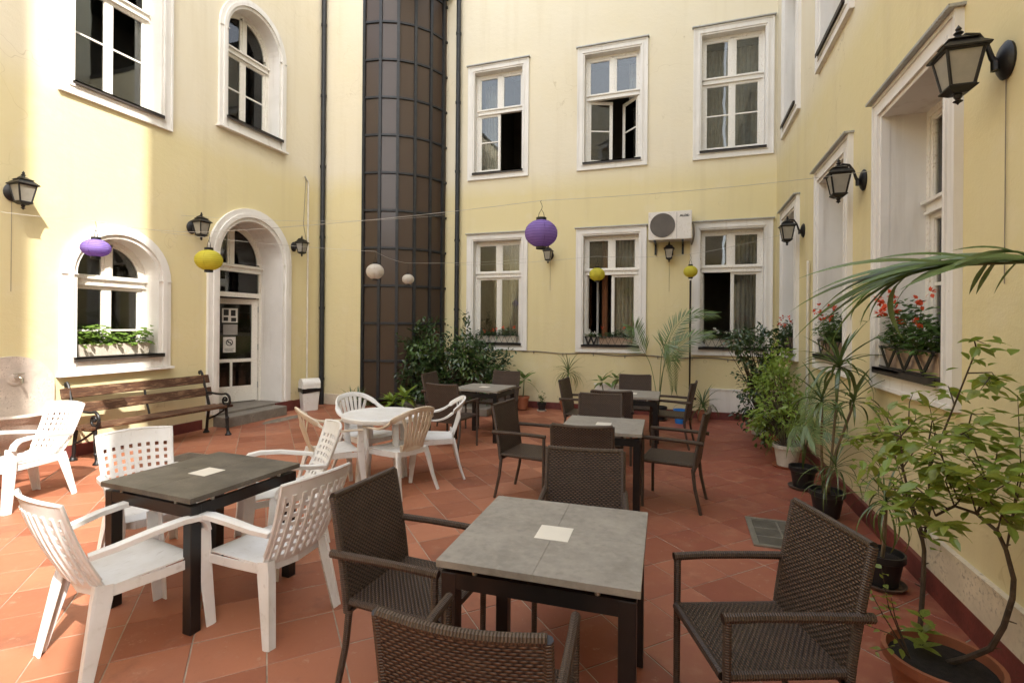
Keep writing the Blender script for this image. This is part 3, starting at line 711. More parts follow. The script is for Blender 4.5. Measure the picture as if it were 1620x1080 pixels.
mb = MB(); mb.tube([(0.02, 8.15, 0.2), (0.02, 8.15, 4.45), (0.02, 8.05, 4.55)], 0.016, 8); mb.build('conduit', 'conduit', LW, smooth=True)
mb = MB(); mb.tube([(0.02, 8.08, 4.5), (0.02, 8.02, 3.6), (0.02, 8.10, 3.3), (0.02, 7.98, 3.1)], 0.006, 5); mb.build('cable', 'cable_grey', LW, smooth=True)

# ---- right wing
RW = thing('plaster_wing', 'tall yellow plaster wing with wall lanterns and flower boxes in deep windows', 'building', (XR, 0, 0))
RZR = -PI / 2
ops = []
for i, (cyy, W) in enumerate((((3.56 + 4.89) / 2, 1.33), ((5.55 + 6.86) / 2, 1.31), ((7.90 + 9.10) / 2, 1.24), (1.60, 1.33))):
    op = casement(RW, (0, cyy, 1.20), RZR, W, 2.29, tran=0.62, depth=0.30, cw=0.15, right=(R(35), 0, 0, 0)[i], seed=30 + i, curt=((-0.1, 0.9),) if i else ()); ops.append(opening(-cyy, 1.20, op))
    op = casement(RW, (0, cyy, 4.70), RZR, W, 2.4, tran=0.62, depth=0.30, cw=0.15, seed=40 + i, curt=((-0.9, 0.9),)); ops.append(opening(-cyy, 4.70, op))
YE = -1.776
for ya, yb, hh in ((YE, 3.4, HR), (3.4, 7.3, 17.0), (7.3, YB, 12.6)):
    mb = MB(); wall_sheet(mb, -yb, -ya, -0.02, hh, [o for o in ops if -yb <= (o[0] + o[1]) / 2 < -ya]); mb.build('wall', 'plaster', RW, (0, 0, 0), RZR)
    shell(RW, (0, 0, 0), RZR, -yb - (4.0 if yb == YB else -0.001), -ya - 0.001, 4.2, hh, (0.02, 4.15, 8.0))
MB().box(-YB, -YE, -0.03, 0.01, -0.01, 0.15, 0.004).build('skirting', 'skirting', RW, (0, 0, 0), RZR)
pl = MB(); pl.prism([(-3.95, 0.14), (-YE, 0.14), (-YE, 0.36), (-3.95, 0.36)], -0.028, 0.01); pl.prism([(-3.95, 0.36), (-YE, 0.36), (-YE, 0.375), (-3.95, 0.375)], -0.034, 0.01); pl.build('plinth', 'plinth', RW, (0, 0, 0), RZR)
mb = MB(); mb.tube([(-7.2, -0.03, 0.5), (-7.2, -0.03, 2.5)], 0.018, 8); mb.build('conduit', 'conduit', RW, (0, 0, 0), RZR, smooth=True)

# ---- south side, behind the camera: low wing and an added tall block that cuts the sunbeam
SW = thing('plaster_wing', 'low plaster wing closing the court behind the viewer', 'building', (0, -3.08, 0))
mb = MB(); mb.box(-12, 0.3, -3.0, 0, -0.02, 5.4); mb.build('wall', 'plaster', SW); MB().box(-12.1, 0.29, -3.06, 0.06, 5.4, 5.5).build('coping', 'step_stone', SW)
SB = thing('beam_blocker', 'narrow tall unseen block added behind the viewer to cut the sunbeam', 'building', (0, -3.078, 0))
mb = MB(); mb.box(0.3, XR, -1.6, 0, -0.02, 17.5); mb.build('wall', 'plaster', SB); MB().box(0.31, XR - 0.01, -1.59, -0.01, 17.5, 17.6).build('roof', 'roof_felt', SB)

# ------------------------------------------------------------------ furniture
def rot_face(dx, dy): return math.atan2(-dx, dy)      # turns local +y (front) to direction (dx,dy)

def make_wicker():
    t = thing('wicker_armchair', 'x', 'chair')
    W = 0.235; SZ = 0.435
    s = MB(); s.box(-W + 0.006, W - 0.006, -0.215, 0.245, SZ - 0.028, SZ, 0.008, uvm=True); so = s.build('seat', 'weave', t)
    fr = MB(); 
    fr.tube([(-W + 0.01, 0.243, SZ - 0.013), (W - 0.01, 0.243, SZ - 0.013)], 0.018, 8)
    for sx in (-1, 1): fr.tube([(sx * (W - 0.012), -0.21, SZ - 0.014), (sx * (W - 0.012), 0.24, SZ - 0.014)], 0.017, 8)
    fr.build('rail', 'wrap', so, smooth=True)
    # back: slightly dished panel leaning back
    b = MB(); nx, nz = 8, 6; z0, z1 = SZ - 0.055, 0.885; TH = 0.024
    def bp(u, v, k):
        x = (u * 2 - 1) * W; z = z0 + (z1 - z0) * v - 0.010 * math.sin(PI * u) * v
        y = -0.215 - 0.085 * v ** 1.25 - 0.020 * math.sin(PI * u) * v
        return (x, y + (TH / 2 if k else -TH / 2), z)
    for k in (0, 1):
        for i in range(nx):
            for j in range(nz):
                q = [(i / nx, j / nz), ((i + 1) / nx, j / nz), ((i + 1) / nx, (j + 1) / nz), (i / nx, (j + 1) / nz)]
                if k: q = q[::-1]
                b.quad(*[bp(u, v, k) for u, v in q], uv=[(u * 2 * W, v * (z1 - z0)) for u, v in q])
    bo = b.build('backrest', 'weave', t, smooth=True)
    e = MB(); e.tube([tuple(Vector(bp(i / 8, 1, 0)) + Vector((0, TH / 2, 0))) for i in range(9)], 0.0155, 8); e.tube([tuple(Vector(bp(i / 8, 0, 0)) + Vector((0, TH / 2, 0))) for i in range(9)], 0.014, 8)
    for u in (0, 1): e.tube([tuple(Vector(bp(u, j / 6, 0)) + Vector((0, TH / 2, 0))) for j in range(7)], 0.0165, 8)
    e.build('rim', 'wrap', bo, smooth=True)
    for sx in (-1, 1):
        x = sx * (W + 0.004)
        MB().tube([(x, 0.235, 0.0), (x, 0.235, 0.30), (x, 0.235, 0.628)], [0.0145, 0.0155, 0.0165], 8).build('leg', 'wrap', t, smooth=True)
        MB().tube([(sx * (W - 0.004), -0.205, SZ - 0.04), (sx * (W - 0.004), -0.225, 0.22), (sx * (W - 0.004), -0.275, 0.0)], [0.0165, 0.0155, 0.0145], 8).build('leg', 'wrap', t, smooth=True)
        a = [(x, 0.252, 0.636), (x + sx * 0.004, 0.12, 0.640), (x + sx * 0.006, -0.08, 0.638), (x + sx * 0.006, -0.295, 0.632)]
        MB().tube(a, [0.0185, 0.0175, 0.0175, 0.019], 8).build('arm', 'wrap', t, smooth=True)
    return t

def make_slate_table():
    t = thing('slate_table', 'x', 'table'); S = 0.395; Z = 0.735
    for ix in (0, 1):
        for iy in (0, 1):
            x0 = -S + ix * S; y0 = -S + iy * S
            MB().box(x0 + 0.0004, x0 + S - 0.0004, y0 + 0.0004, y0 + S - 0.0004, Z - 0.028, Z, 0.0010).build('top_tile', 'slate', t)
    MB().box(-0.075, 0.075, -0.075, 0.075, Z - 0.004, Z + 0.0015, 0.0008).build('centre_tile', 'white_tile', t)
    f = MB(); fr = S - 0.018; zt = Z - 0.050
    f.ring([(-fr, -fr), (-fr, fr), (fr, fr), (fr, -fr)], [(-fr + 0.03, -fr + 0.03), (-fr + 0.03, fr - 0.03), (fr - 0.03, fr - 0.03), (fr - 0.03, -fr + 0.03)], -zt, -zt + 0.062)
    f.v = [(x, z, -y) for x, y, z in f.v]; f.build('apron', 'black_paint', t)
    for sx in (-1, 1):
        for sy in (-1, 1):
            x, y = sx * (fr - 0.030), sy * (fr - 0.030)
            MB().box(x - 0.032, x + 0.032, y - 0.032, y + 0.032, 0, zt - 0.001, 0.003).build('leg', 'black_paint', t)
    for sx in (-1, 1):
        for sy in (-1, 1):
            for q in (0, 1):
                x, y = (sx * (fr - 0.012), sy * 0.24) if q else (sx * 0.24, sy * (fr - 0.012))
                MB().tube([(x, y, zt - 0.002), (x, y, Z - 0.027)], 0.011, 8).build('stud', 'clear_stud', t, smooth=True)
    return t

wk = make_wicker(); tb = make_slate_table()
G_T = 'slate topped tables'; G_W = 'brown wicker armchairs'
TABS = [((-0.545, 2.205), 2, 'grey slate table with white centre tile beside the big terracotta pot', 1.0),
        ((-0.715, 4.80), 2, 'slate table with white centre tile in the middle of the wicker row', 0.93),
        ((-0.675, 7.10), 1, 'slate table under the feathery palm, at the back wall end of the wicker row', 0.93),
        ((-2.81, 6.98), -3, 'slate table standing in front of the dense leafy bush', 0.93),
        ((-2.815, 2.365), -3, 'dark slate table ringed by white slotted plastic chairs', 0.96)]
for i, ((x, y), a, lb, s_) in enumerate(TABS):
    o = place(tb, i == 0, (x, y, 0), R(a), lb, G_T); o.scale = (s_, s_, 1)
    if i == 4:
        for ch in o.children:
            if ch.name.startswith('top_tile'): ch.data = ch.data.copy(); ch.data.materials[0] = M['slate_dark']
CH = [((-1.19, 2.12), (1, -0.05), 'wicker armchair at the terracotta-pot table, on the side towards the white plastic chairs'),
      ((-0.575, 1.50), (-0.08, 1), 'wicker armchair at the terracotta-pot table, opposite the chair backed up to the middle table'),
      ((0.285, 2.245), (-0.93, -0.36), 'wicker armchair pulled out askew next to the big terracotta pot'),
      ((-0.545, 2.865), (0.14, -1), 'wicker armchair tucked behind the terracotta-pot table, facing it'),
      ((-0.79, 4.19), (-0.14, 1), 'wicker armchair at the middle slate table with its back to the terracotta-pot table'),
      ((-1.42, 4.75), (1, -0.12), 'wicker armchair at the middle slate table, on the side of the round white table'),
      ((-0.09, 5.02), (-1, 0.14), 'wicker armchair at the middle slate table, on the side of the potted plants'),
      ((-0.86, 5.47), (0.12, -1), 'wicker armchair at the middle slate table, its back against another wicker chair'),
      ((-0.85, 6.37), (-0.12, 1), 'wicker armchair at the palm-side slate table, back to back with another wicker chair'),
      ((-1.34, 7.12), (1, -0.06), 'wicker armchair at the palm-side slate table, beside the strap-leaved yucca'),
      ((-0.16, 7.45), (-1, 0.16), 'wicker armchair at the palm-side slate table, in front of the blue bucket'),
      ((-0.70, 7.90), (0.10, -1), 'wicker armchair between the palm-side slate table and the yellow back wall'),
      ((-3.54, 7.17), (1, 0.0), 'wicker armchair against the bush, on the glass tower side of its table'),
      ((-2.95, 6.20), (0.10, 1), 'wicker armchair with its back to the round white plastic table'),
      ((-2.84, 7.66), (-0.12, -1), 'wicker armchair between the bush table and the small terracotta pot')]
for i, ((x, y), (dx, dy), lb) in enumerate(CH): place(wk, i == 0, (x, y, 0), rot_face(dx, dy), lb, G_W)

# ---- white slotted plastic armchair
def perforated(mb, fn, us, vs_, holes, th):
    nu, nv = len(us) - 1, len(vs_) - 1; P = {}
    for k in (0, 1):
        for i in range(nu + 1):
            for j in range(nv + 1):
                e = 1e-3; p = Vector(fn(us[i], vs_[j])); du = Vector(fn(us[i] + e, vs_[j])) - p; dv = Vector(fn(us[i], vs_[j] + e)) - p
                n = du.cross(dv).normalized(); P[i, j, k] = len(mb.v); mb.v.append(tuple(p + n * (th / 2 if k else -th / 2)))
    solid = lambda i, j: 0 <= i < nu and 0 <= j < nv and (i, j) not in holes
    for i in range(nu):
        for j in range(nv):
            if not solid(i, j): continue
            mb.face((P[i, j, 1], P[i + 1, j, 1], P[i + 1, j + 1, 1], P[i, j + 1, 1])); mb.face((P[i, j, 0], P[i, j + 1, 0], P[i + 1, j + 1, 0], P[i + 1, j, 0]))
            for (di, dj, a, b) in ((-1, 0, (i, j), (i, j + 1)), (1, 0, (i + 1, j + 1), (i + 1, j)), (0, -1, (i + 1, j), (i, j)), (0, 1, (i, j + 1), (i + 1, j + 1))):
                if not solid(i + di, j + dj): mb.face((P[(*a, 0)], P[(*b, 0)], P[(*b, 1)], P[(*a, 1)]))
def make_slotted():
    t = thing('slotted_armchair', 'x', 'chair'); m = 'plastic_white'
    def back(u, v):
        w_ = 0.205 + 0.035 * v; x = (u - 0.5) * 2 * w_; z = 0.405 + 0.475 * v + (0.012 * math.sin(PI * u) * v)
        y = -0.215 - 0.195 * v - 0.018 * math.sin(PI * v) - 0.050 * (1 - (2 * u - 1) ** 2)
        return (x, y, z)
    us = [0, 0.06]; nh = 8
    span = (1 - 0.12) / (nh + (nh - 1) * 1.35); u = 0.06
    us = [0, 0.03, 0.06]
    for k in range(nh):
        u += span; us.append(u)
        if k < nh - 1: u += span * 1.35; us.append(u)
    us += [0.97, 1.0]
    vs_ = [0, 0.05, 0.10]; v = 0.10; nr = 7; hv = 0.056; gp = 0.048
    for k in range(nr):
        v += hv; vs_.append(v)
        if k < nr - 1: v += gp; vs_.append(v)
    vs_ += [0.86, 0.93, 1.0]
    holes = {(2 + 2 * a, 2 + 2 * b) for a in range(nh) for b in range(nr)}
    b = MB(); perforated(b, back, us, vs_, holes, 0.009)
    bo = b.build('backrest', m, t, smooth=True, angle=50)
    rim = MB(); pts = [back(0, v / 8) for v in range(1, 9)] + [back(u / 8, 1) for u in range(1, 8)] + [back(1, 1 - v / 8) for v in range(8)]
    rim.tube(pts, 0.0105, 6); rim.build('rim', m, bo, smooth=True)
    for a in range(nh + 1):
        ua = (us[2] - 0.012) if a == 0 else ((us[-3] + 0.012) if a == nh else (us[2 + 2 * a - 1] + us[2 + 2 * a]) / 2); rbm = MB()
        rbm.sweep([tuple(Vector(back(ua, 0.06 + 0.80 * q / 6)) + Vector((0, -0.006, -0.004))) for q in range(7)], (0.024 if 0 < a < nh else 0.014, 0.010), (1, 0, 0)); rbm.build('rib', m, bo, smooth=True)
    # seat with a rolled front and shallow dish
    def seat(u, v):
        w_ = 0.205 + 0.03 * v; x = (u - 0.5) * 2 * w_; y = -0.225 + 0.455 * v
        z = 0.412 + 0.012 * v - 0.012 * math.sin(PI * u) * math.sin(PI * min(1, v * 1.1)) - (0.030 * max(0, (v - 0.86) / 0.14) ** 2)
        return (x, y, z)
    s = MB(); perforated(s, seat, [i / 10 for i in range(11)], [j / 12 for j in range(13)], set(), 0.008); so = s.build('seat', m, t, smooth=True)
    ap = MB(); pth = [(-0.20, -0.215, 0.385), (-0.225, 0.0, 0.385), (-0.238, 0.20, 0.385), (-0.15, 0.235, 0.368), (0.15, 0.235, 0.368), (0.238, 0.20, 0.385), (0.225, 0, 0.385), (0.20, -0.215, 0.385), (0, -0.255, 0.385), (-0.20, -0.215, 0.385)]
    ap.sweep(pth, (0.05, 0.007), (0, 0, 1)); ap.build('apron', m, so)
    for sx in (-1, 1):
        arm = [(sx * 0.222, -0.300, 0.60), (sx * 0.250, -0.20, 0.615), (sx * 0.272, -0.05, 0.640), (sx * 0.280, 0.10, 0.650), (sx * 0.279, 0.185, 0.640), (sx * 0.277, 0.222, 0.605), (sx * 0.274, 0.235, 0.56)]
        MB().sweep(arm, [(0.044, 0.030), (0.050, 0.032), (0.056, 0.032), (0.058, 0.032), (0.058, 0.032), (0.062, 0.028), (0.066, 0.022)], (1, 0, 0)).build('arm', m, t, smooth=True)
        # tapering angle-section legs
        fl_ = MB(); p = [(sx * 0.268, 0.225, 0.57), (sx * 0.262, 0.232, 0.38), (sx * 0.275, 0.262, 0.0)]
        fl_.sweep(p, [(0.066, 0.010), (0.076, 0.010), (0.050, 0.009)], (0, 1, 0)); q = [(x - sx * 0.022, y + 0.028, z) for x, y, z in p]
        fl_.sweep(q, [(0.050, 0.010), (0.062, 0.010), (0.042, 0.009)], (1, 0, 0)); fl_.build('leg', m, t)
        rl = MB(); p = [(sx * 0.205, -0.225, 0.43), (sx * 0.212, -0.238, 0.36), (sx * 0.252, -0.315, 0.0)]
        rl.sweep(p, [(0.080, 0.010), (0.088, 0.010), (0.050, 0.009)], (0, 1, 0)); q = [(x - sx * 0.024, y - 0.030 * (0.5 + z), z) for x, y, z in p]
        rl.sweep(q, [(0.055, 0.010), (0.062, 0.010), (0.042, 0.009)], (1, 0, 0)); rl.build('leg', m, t)
    return t
sl = make_slotted(); G_S = 'white slotted plastic armchairs'
PC = [((-2.76, 1.89), (0.16, 1), 'white slotted plastic armchair half in sun, at the dark slate table'),
      ((-2.27, 2.30), (-1, 0.12), 'white slotted plastic armchair at the dark slate table, back turned to the wicker chairs'),
      ((-3.50, 2.51), (0.93, -0.36), 'white slotted plastic armchair at the dark slate table, its back towards the wooden bench'),
      ((-2.93, 3.08), (-0.62, -0.78), 'white slotted plastic armchair at the dark slate table, on the round table side'),
      ((-5.78, 2.92), (0.12, -1), 'sunlit white slotted plastic armchair alone in front of the wall fountain')]
for i, ((x, y), (dx, dy), lb) in enumerate(PC): place(sl, i == 0, (x, y, 0), rot_face(dx, dy), lb, G_S, 0.965)

# ---- round-backed plastic armchair and round table
def make_roundback():
    t = thing('roundback_armchair', 'x', 'chair'); m = 'plastic_white'
    def cr(P, n=5):
        out = []
        for i in range(len(P) - 1):
            p0, p1, p2, p3 = [Vector(P[max(0, min(len(P) - 1, i + k))]) for k in (-1, 0, 1, 2)]
            for j in range(n):
                q = j / n; out.append(0.5 * ((2 * p1) + (p2 - p0) * q + (2 * p0 - 5 * p1 + 4 * p2 - p3) * q * q + (3 * p1 - p0 - 3 * p2 + p3) * q ** 3))
        return out + [Vector(P[-1])]
    half = [(-0.262, 0.215, 0.640), (-0.278, 0.10, 0.648), (-0.286, -0.03, 0.652), (-0.278, -0.13, 0.685), (-0.240, -0.225, 0.755), (-0.165, -0.300, 0.810), (-0.08, -0.325, 0.832), (0, -0.330, 0.838)]
    P = half + [(-x, y, z) for x, y, z in half[:-1][::-1]]; path = cr(P, 4)
    sides = [(Vector((p.x, p.y * 0.6, 0)).normalized() * (0.35 if p.z > 0.72 else 0.9) + Vector((0, 0, 1.0 if p.z > 0.72 else 0.15))) for p in path]
    rim = MB().sweep([tuple(p) for p in path], (0.052, 0.020), [tuple(q) for q in sides]); ro = rim.build('rim', m, t, smooth=True)
    bk = MB()
    for k in range(7):
        u = (k - 3) / 3; x0 = u * 0.115; x1 = u * 0.178; zt = 0.830 - 0.055 * u * u; yt = -0.322 + 0.055 * u * u
        pts = [(x0, -0.195, 0.43), (x0 * 1.02, -0.232, 0.52), (x0 + (x1 - x0) * 0.55, -0.275, 0.66), (x1, yt, zt - 0.01)]
        bk.sweep(pts, [(0.036, 0.009), (0.033, 0.009), (0.034, 0.009), (0.040, 0.009)], (1, 0, 0))
    bk.sweep([(-0.15, -0.19, 0.455), (-0.07, -0.205, 0.458), (0, -0.208, 0.46), (0.07, -0.205, 0.458), (0.15, -0.19, 0.455)], (0.075, 0.009), (0, 0, 1)); bk.build('backrest', m, t, smooth=True)
    def seat(u, v):
        w_ = 0.185 + 0.045 * math.sin(min(1, v * 1.2) * PI / 2); x = (u - 0.5) * 2 * w_; y = -0.205 + 0.44 * v
        return (x, y, 0.425 + 0.012 * v - 0.014 * math.sin(PI * u) * math.sin(PI * v) - 0.03 * max(0, (v - 0.86) / 0.14) ** 2)
    s = MB(); perforated(s, seat, [i / 10 for i in range(11)], [j / 10 for j in range(11)], set(), 0.008); so = s.build('seat', m, t, smooth=True)
    ap = MB(); ap.sweep([(-0.18, -0.2, 0.40), (-0.218, 0.0, 0.40), (-0.228, 0.18, 0.395), (-0.15, 0.225, 0.385), (0.15, 0.225, 0.385), (0.228, 0.18, 0.395), (0.218, 0, 0.40), (0.18, -0.2, 0.40), (-0.18, -0.2, 0.40)], (0.05, 0.007), (0, 0, 1)); ap.build('apron', m, so)
    for sx in (-1, 1):
        MB().sweep([(sx * 0.262, 0.205, 0.635), (sx * 0.250, 0.205, 0.52), (sx * 0.240, 0.212, 0.40), (sx * 0.262, 0.255, 0.0)], [(0.050, 0.020), (0.054, 0.022), (0.070, 0.026), (0.036, 0.020)], (0, 1, 0)).build('leg', m, t, smooth=True)
        MB().sweep([(sx * 0.170, -0.195, 0.43), (sx * 0.190, -0.215, 0.35), (sx * 0.215, -0.262, 0.15), (sx * 0.240, -0.315, 0.0)], [(0.066, 0.026), (0.064, 0.026), (0.045, 0.022), (0.036, 0.020)], (1, 0.3, 0)).build('leg', m, t, smooth=True)
    return t
rb = make_roundback(); G_R = 'round-backed white plastic armchairs'
RC = [((-3.38, 4.86), (0.93, -0.30), 'round-backed white plastic armchair at the round table, on the doorway side'),
      ((-3.28, 4.14), (0.62, 0.78), 'round-backed plastic armchair with shade-tinted back, at the round table next to a slotted chair'),
      ((-2.72, 4.46), (-0.95, 0.32), 'round-backed plastic armchair with shade-tinted back, at the round table facing the bench'),
      ((-2.62, 5.02), (-0.86, -0.50), 'round-backed white plastic armchair at the round table, nearest the bush')]
for i, ((x, y), (dx, dy), lb) in enumerate(RC):
    o = place(rb, i == 0, (x, y, 0), rot_face(dx, dy), lb, G_R)
    if i in (1, 2):
        for ch in o.children:
            if ch.name.split('.')[0] in ('rim', 'backrest'):
                ch.data = ch.data.copy(); ch.data.materials[0] = M['plastic_shaded']
t = thing('round_table', 'round white plastic table between the round-backed chairs', 'table', (-3.0, 4.585, 0), R(20))
MB().lathe([(0.0, 0.705), (0.36, 0.705), (0.37, 0.675), (0.405, 0.675), (0.415, 0.690), (0.415, 0.715), (0.405, 0.724), (0.385, 0.722), (0.0, 0.720)], 48).build('tabletop', 'plastic_white', t, smooth=True)
for k in range(4):
    a = PI / 4 + PI / 2 * k; c, s_ = math.cos(a), math.sin(a)
    MB().tube([(0.24 * c, 0.24 * s_, 0.69), (0.26 * c, 0.26 * s_, 0.35), (0.285 * c, 0.285 * s_, 0.0)], [0.036, 0.033, 0.026], 12).build('leg', 'plastic_white', t, smooth=True)

# ---- bench with cast-iron ends
bn = thing('park_bench', 'weathered brown slatted bench with black cast-iron ends against the plaster wall', 'bench', (-6.66, 4.86, 0), rot_face(1, -0.04))
LB = 0.86
def slat(y, z, w_, h_, tilt, nm):
    o = MB().box(-LB - 0.09, LB + 0.09, -w_ / 2, w_ / 2, -h_ / 2, h_ / 2, 0.005).build(nm, 'wood', bn, (0, y, z)); o.rotation_euler.x = tilt
for k in range(3): slat(0.17 - k * 0.135, 0.425 - 0.010 * k, 0.128, 0.034, R(-4), 'seat_slat')
slat(-0.232, 0.615, 0.032, 0.125, R(14), 'back_slat'); slat(-0.287, 0.80, 0.032, 0.125, R(14), 'back_slat')
def spiral(cy_, cz_, r0, r1, a0, a1, n=16): return [(cy_ + (r0 + (r1 - r0) * i / n) * math.cos(a0 + (a1 - a0) * i / n), cz_ + (r0 + (r1 - r0) * i / n) * math.sin(a0 + (a1 - a0) * i / n)) for i in range(n + 1)]
for sx in (-1, 1):
    c = MB(); X = sx * LB; T = lambda p: [(X, y, z) for y, z in p]
    c.tube(T([(-0.215, 0.0), (-0.205, 0.05), (-0.19, 0.2), (-0.155, 0.40), (-0.19, 0.52), (-0.24, 0.66), (-0.285, 0.80), (-0.315, 0.89), (-0.345, 0.925), (-0.375, 0.915), (-0.378, 0.885), (-0.36, 0.875)]), [0.024, 0.02, 0.02, 0.023, 0.02, 0.019, 0.018, 0.018, 0.017, 0.016, 0.014, 0.012], 8)
    c.tube(T([(0.245, 0.0), (0.24, 0.04), (0.225, 0.12), (0.22, 0.20), (0.205, 0.30), (0.20, 0.395)]), [0.032, 0.022, 0.020, 0.026, 0.020, 0.022], 8)
    c.tube(T([(-0.155, 0.39), (0.0, 0.385), (0.20, 0.395)]), 0.020, 8); c.tube(T([(-0.19, 0.2), (-0.02, 0.27), (0.15, 0.36)]), 0.014, 8)
    for y in (-0.215, 0.245): c.lathe([(0.046, 0), (0.046, 0.012), (0.03, 0.03), (0.02, 0.06)], 10, X, y)
    for z in (0.12, 0.25): c.lathe([(0.020, z - 0.02), (0.030, z), (0.020, z + 0.02)], 10, X, 0.222)
    c.build('cast_end', 'black_iron', bn, smooth=True)
    a = MB(); a.tube(T([(-0.205, 0.60), (-0.12, 0.605), (0.0, 0.595), (0.10, 0.595), (0.17, 0.605)] + spiral(0.185, 0.510, 0.098, 0.022, R(95), R(-400), 26)), [0.016] * 5 + [0.018 - 0.0003 * i for i in range(27)], 8)
    a.tube(T([(0.275, 0.50), (0.255, 0.44), (0.20, 0.40)]), 0.016, 8); a.lathe([(0.0, -0.026), (0.022, -0.016), (0.026, 0), (0.022, 0.016), (0, 0.026)], 10, X, 0.185, 0.51); a.build('arm', 'black_iron', bn, smooth=True)
b = MB(); b.tube([(0, -0.03, 0.39), (0, -0.17, 0.40), (0, -0.245, 0.60), (0, -0.305, 0.85)], 0.014, 8); b.tube([(-LB, 0.0, 0.375), (LB, 0.0, 0.375)], 0.010, 6); b.build('brace', 'black_iron', bn, smooth=True)

# ---- swing-lid bin
t = thing('swing_bin', 'white plastic swing-lid bin with black liner by the doorway', 'bin', (-6.80, 7.90, 0), rot_face(0.85, -0.5))
bm_ = MB(); n = 5
def hexbox(z0, z1, w0, d0, w1, d1, b=0.02):
    m = MB(); 
    for (z, w_, d_) in ((z0, w0, d0), (z1, w1, d1)):
        for x, y in ((-w_ + b, -d_), (w_ - b, -d_), (w_, -d_ + b), (w_, d_ - b), (w_ - b, d_), (-w_ + b, d_), (-w_, d_ - b), (-w_, -d_ + b)): m.v.append((x, y, z))
    for k in range(8): m.face((k, (k + 1) % 8, 8 + (k + 1) % 8, 8 + k))
    m.face(list(range(8))[::-1]); m.face(list(range(8, 16))); return m
hexbox(0.0, 0.42, 0.135, 0.105, 0.165, 0.130).build('body', 'bin_white', t, smooth=True, angle=30)
lm = hexbox(0.42, 0.50, 0.172, 0.137, 0.170, 0.135); lm.build('rim', 'bin_white', t, smooth=True, angle=30)
ld = MB(); prof = [(0.134 * math.cos(PI * i / 12), 0.502 + 0.105 * math.sin(PI * i / 12)) for i in range(13)]; ld.prism(prof, -0.166, 0.166); ld.v = [(y, x, z) for x, y, z in ld.v]
ldm = ld.build('lid', 'bin_white', t, smooth=True, angle=50); recalc(ldm.data)
bg = MB(); 
for k in range(24):
    a0 = 2 * PI * k / 24; 
ring_ = [(x, y) for x, y in ((-0.173, -0.134), (-0.06, -0.141), (0.06, -0.141), (0.173, -0.134), (0.178, 0.0), (0.173, 0.134), (0.0, 0.141), (-0.173, 0.134), (-0.178, 0.0))]
for i, (x, y) in enumerate(ring_):
    bg.v += [(x, y, 0.425), (x * 0.985, y * 0.985, (0.30, 0.36, 0.385, 0.34, 0.36, 0.33, 0.35, 0.36, 0.34)[i])]
for i in range(9): j = (i + 1) % 9; bg.face((2 * i, 2 * i + 1, 2 * j + 1, 2 * j))
bg.build('liner', 'bin_bag', t)

# ---- wall fountain
ft = thing('wall_fountain', 'pale stone wall fountain with arched back slab, brass tap and half-round basin', 'fountain', (XL, 3.50, 0), PI / 2)
poly = [(-0.40, 0.55), (0.40, 0.55), (0.40, 0.93)] + [(0.40 * math.cos(PI * i / 16), 0.93 + 0.34 * math.sin(PI * i / 16)) for i in range(1, 16)] + [(-0.40, 0.93)]
o = MB().prism(poly, -0.045, 0.01).build('back_slab', 'fountain_stone', ft); recalc(o.data)
def halfbowl(prof, seg=20):
    m = MB(); n = len(prof)
    for r, z in prof:
        for k in range(seg + 1): a = PI + PI * k / seg; m.v.append((r * math.cos(a), r * 0.86 * math.sin(a) - 0.02, z))
    for i in range(n - 1):
        for k in range(seg): m.face((i * (seg + 1) + k, i * (seg + 1) + k + 1, (i + 1) * (seg + 1) + k + 1, (i + 1) * (seg + 1) + k))
    return m
halfbowl([(0.13, 0.0), (0.16, 0.02), (0.12, 0.10), (0.14, 0.24), (0.27, 0.33), (0.36, 0.45), (0.38, 0.56), (0.44, 0.60), (0.46, 0.63), (0.44, 0.655), (0.39, 0.65), (0.35, 0.60), (0.30, 0.50), (0.0, 0.46)]).build('basin', 'fountain_stone', ft, smooth=True, angle=50)
m = MB().lathe([(0.0, 0.0), (0.08, 0.0), (0.085, 0.008), (0.065, 0.014), (0.058, 0.012), (0.04, 0.02), (0.0, 0.022)], 24); m.v = [(x + 0.02, -0.045 - z, y + 1.03) for x, y, z in m.v]; m.build('rosette', 'fountain_stone', ft, smooth=True)
m = MB(); m.tube([(0.02, -0.07, 1.03), (0.02, -0.15, 1.03), (0.02, -0.18, 1.02), (0.02, -0.19, 0.975)], [0.016, 0.016, 0.016, 0.012], 8); m.tube([(0.02, -0.13, 1.03), (0.02, -0.13, 1.075)], 0.009, 8); m.tube([(-0.03, -0.13, 1.08), (0.07, -0.13, 1.08)], 0.008, 8); m.build('tap', 'chrome', ft, smooth=True)

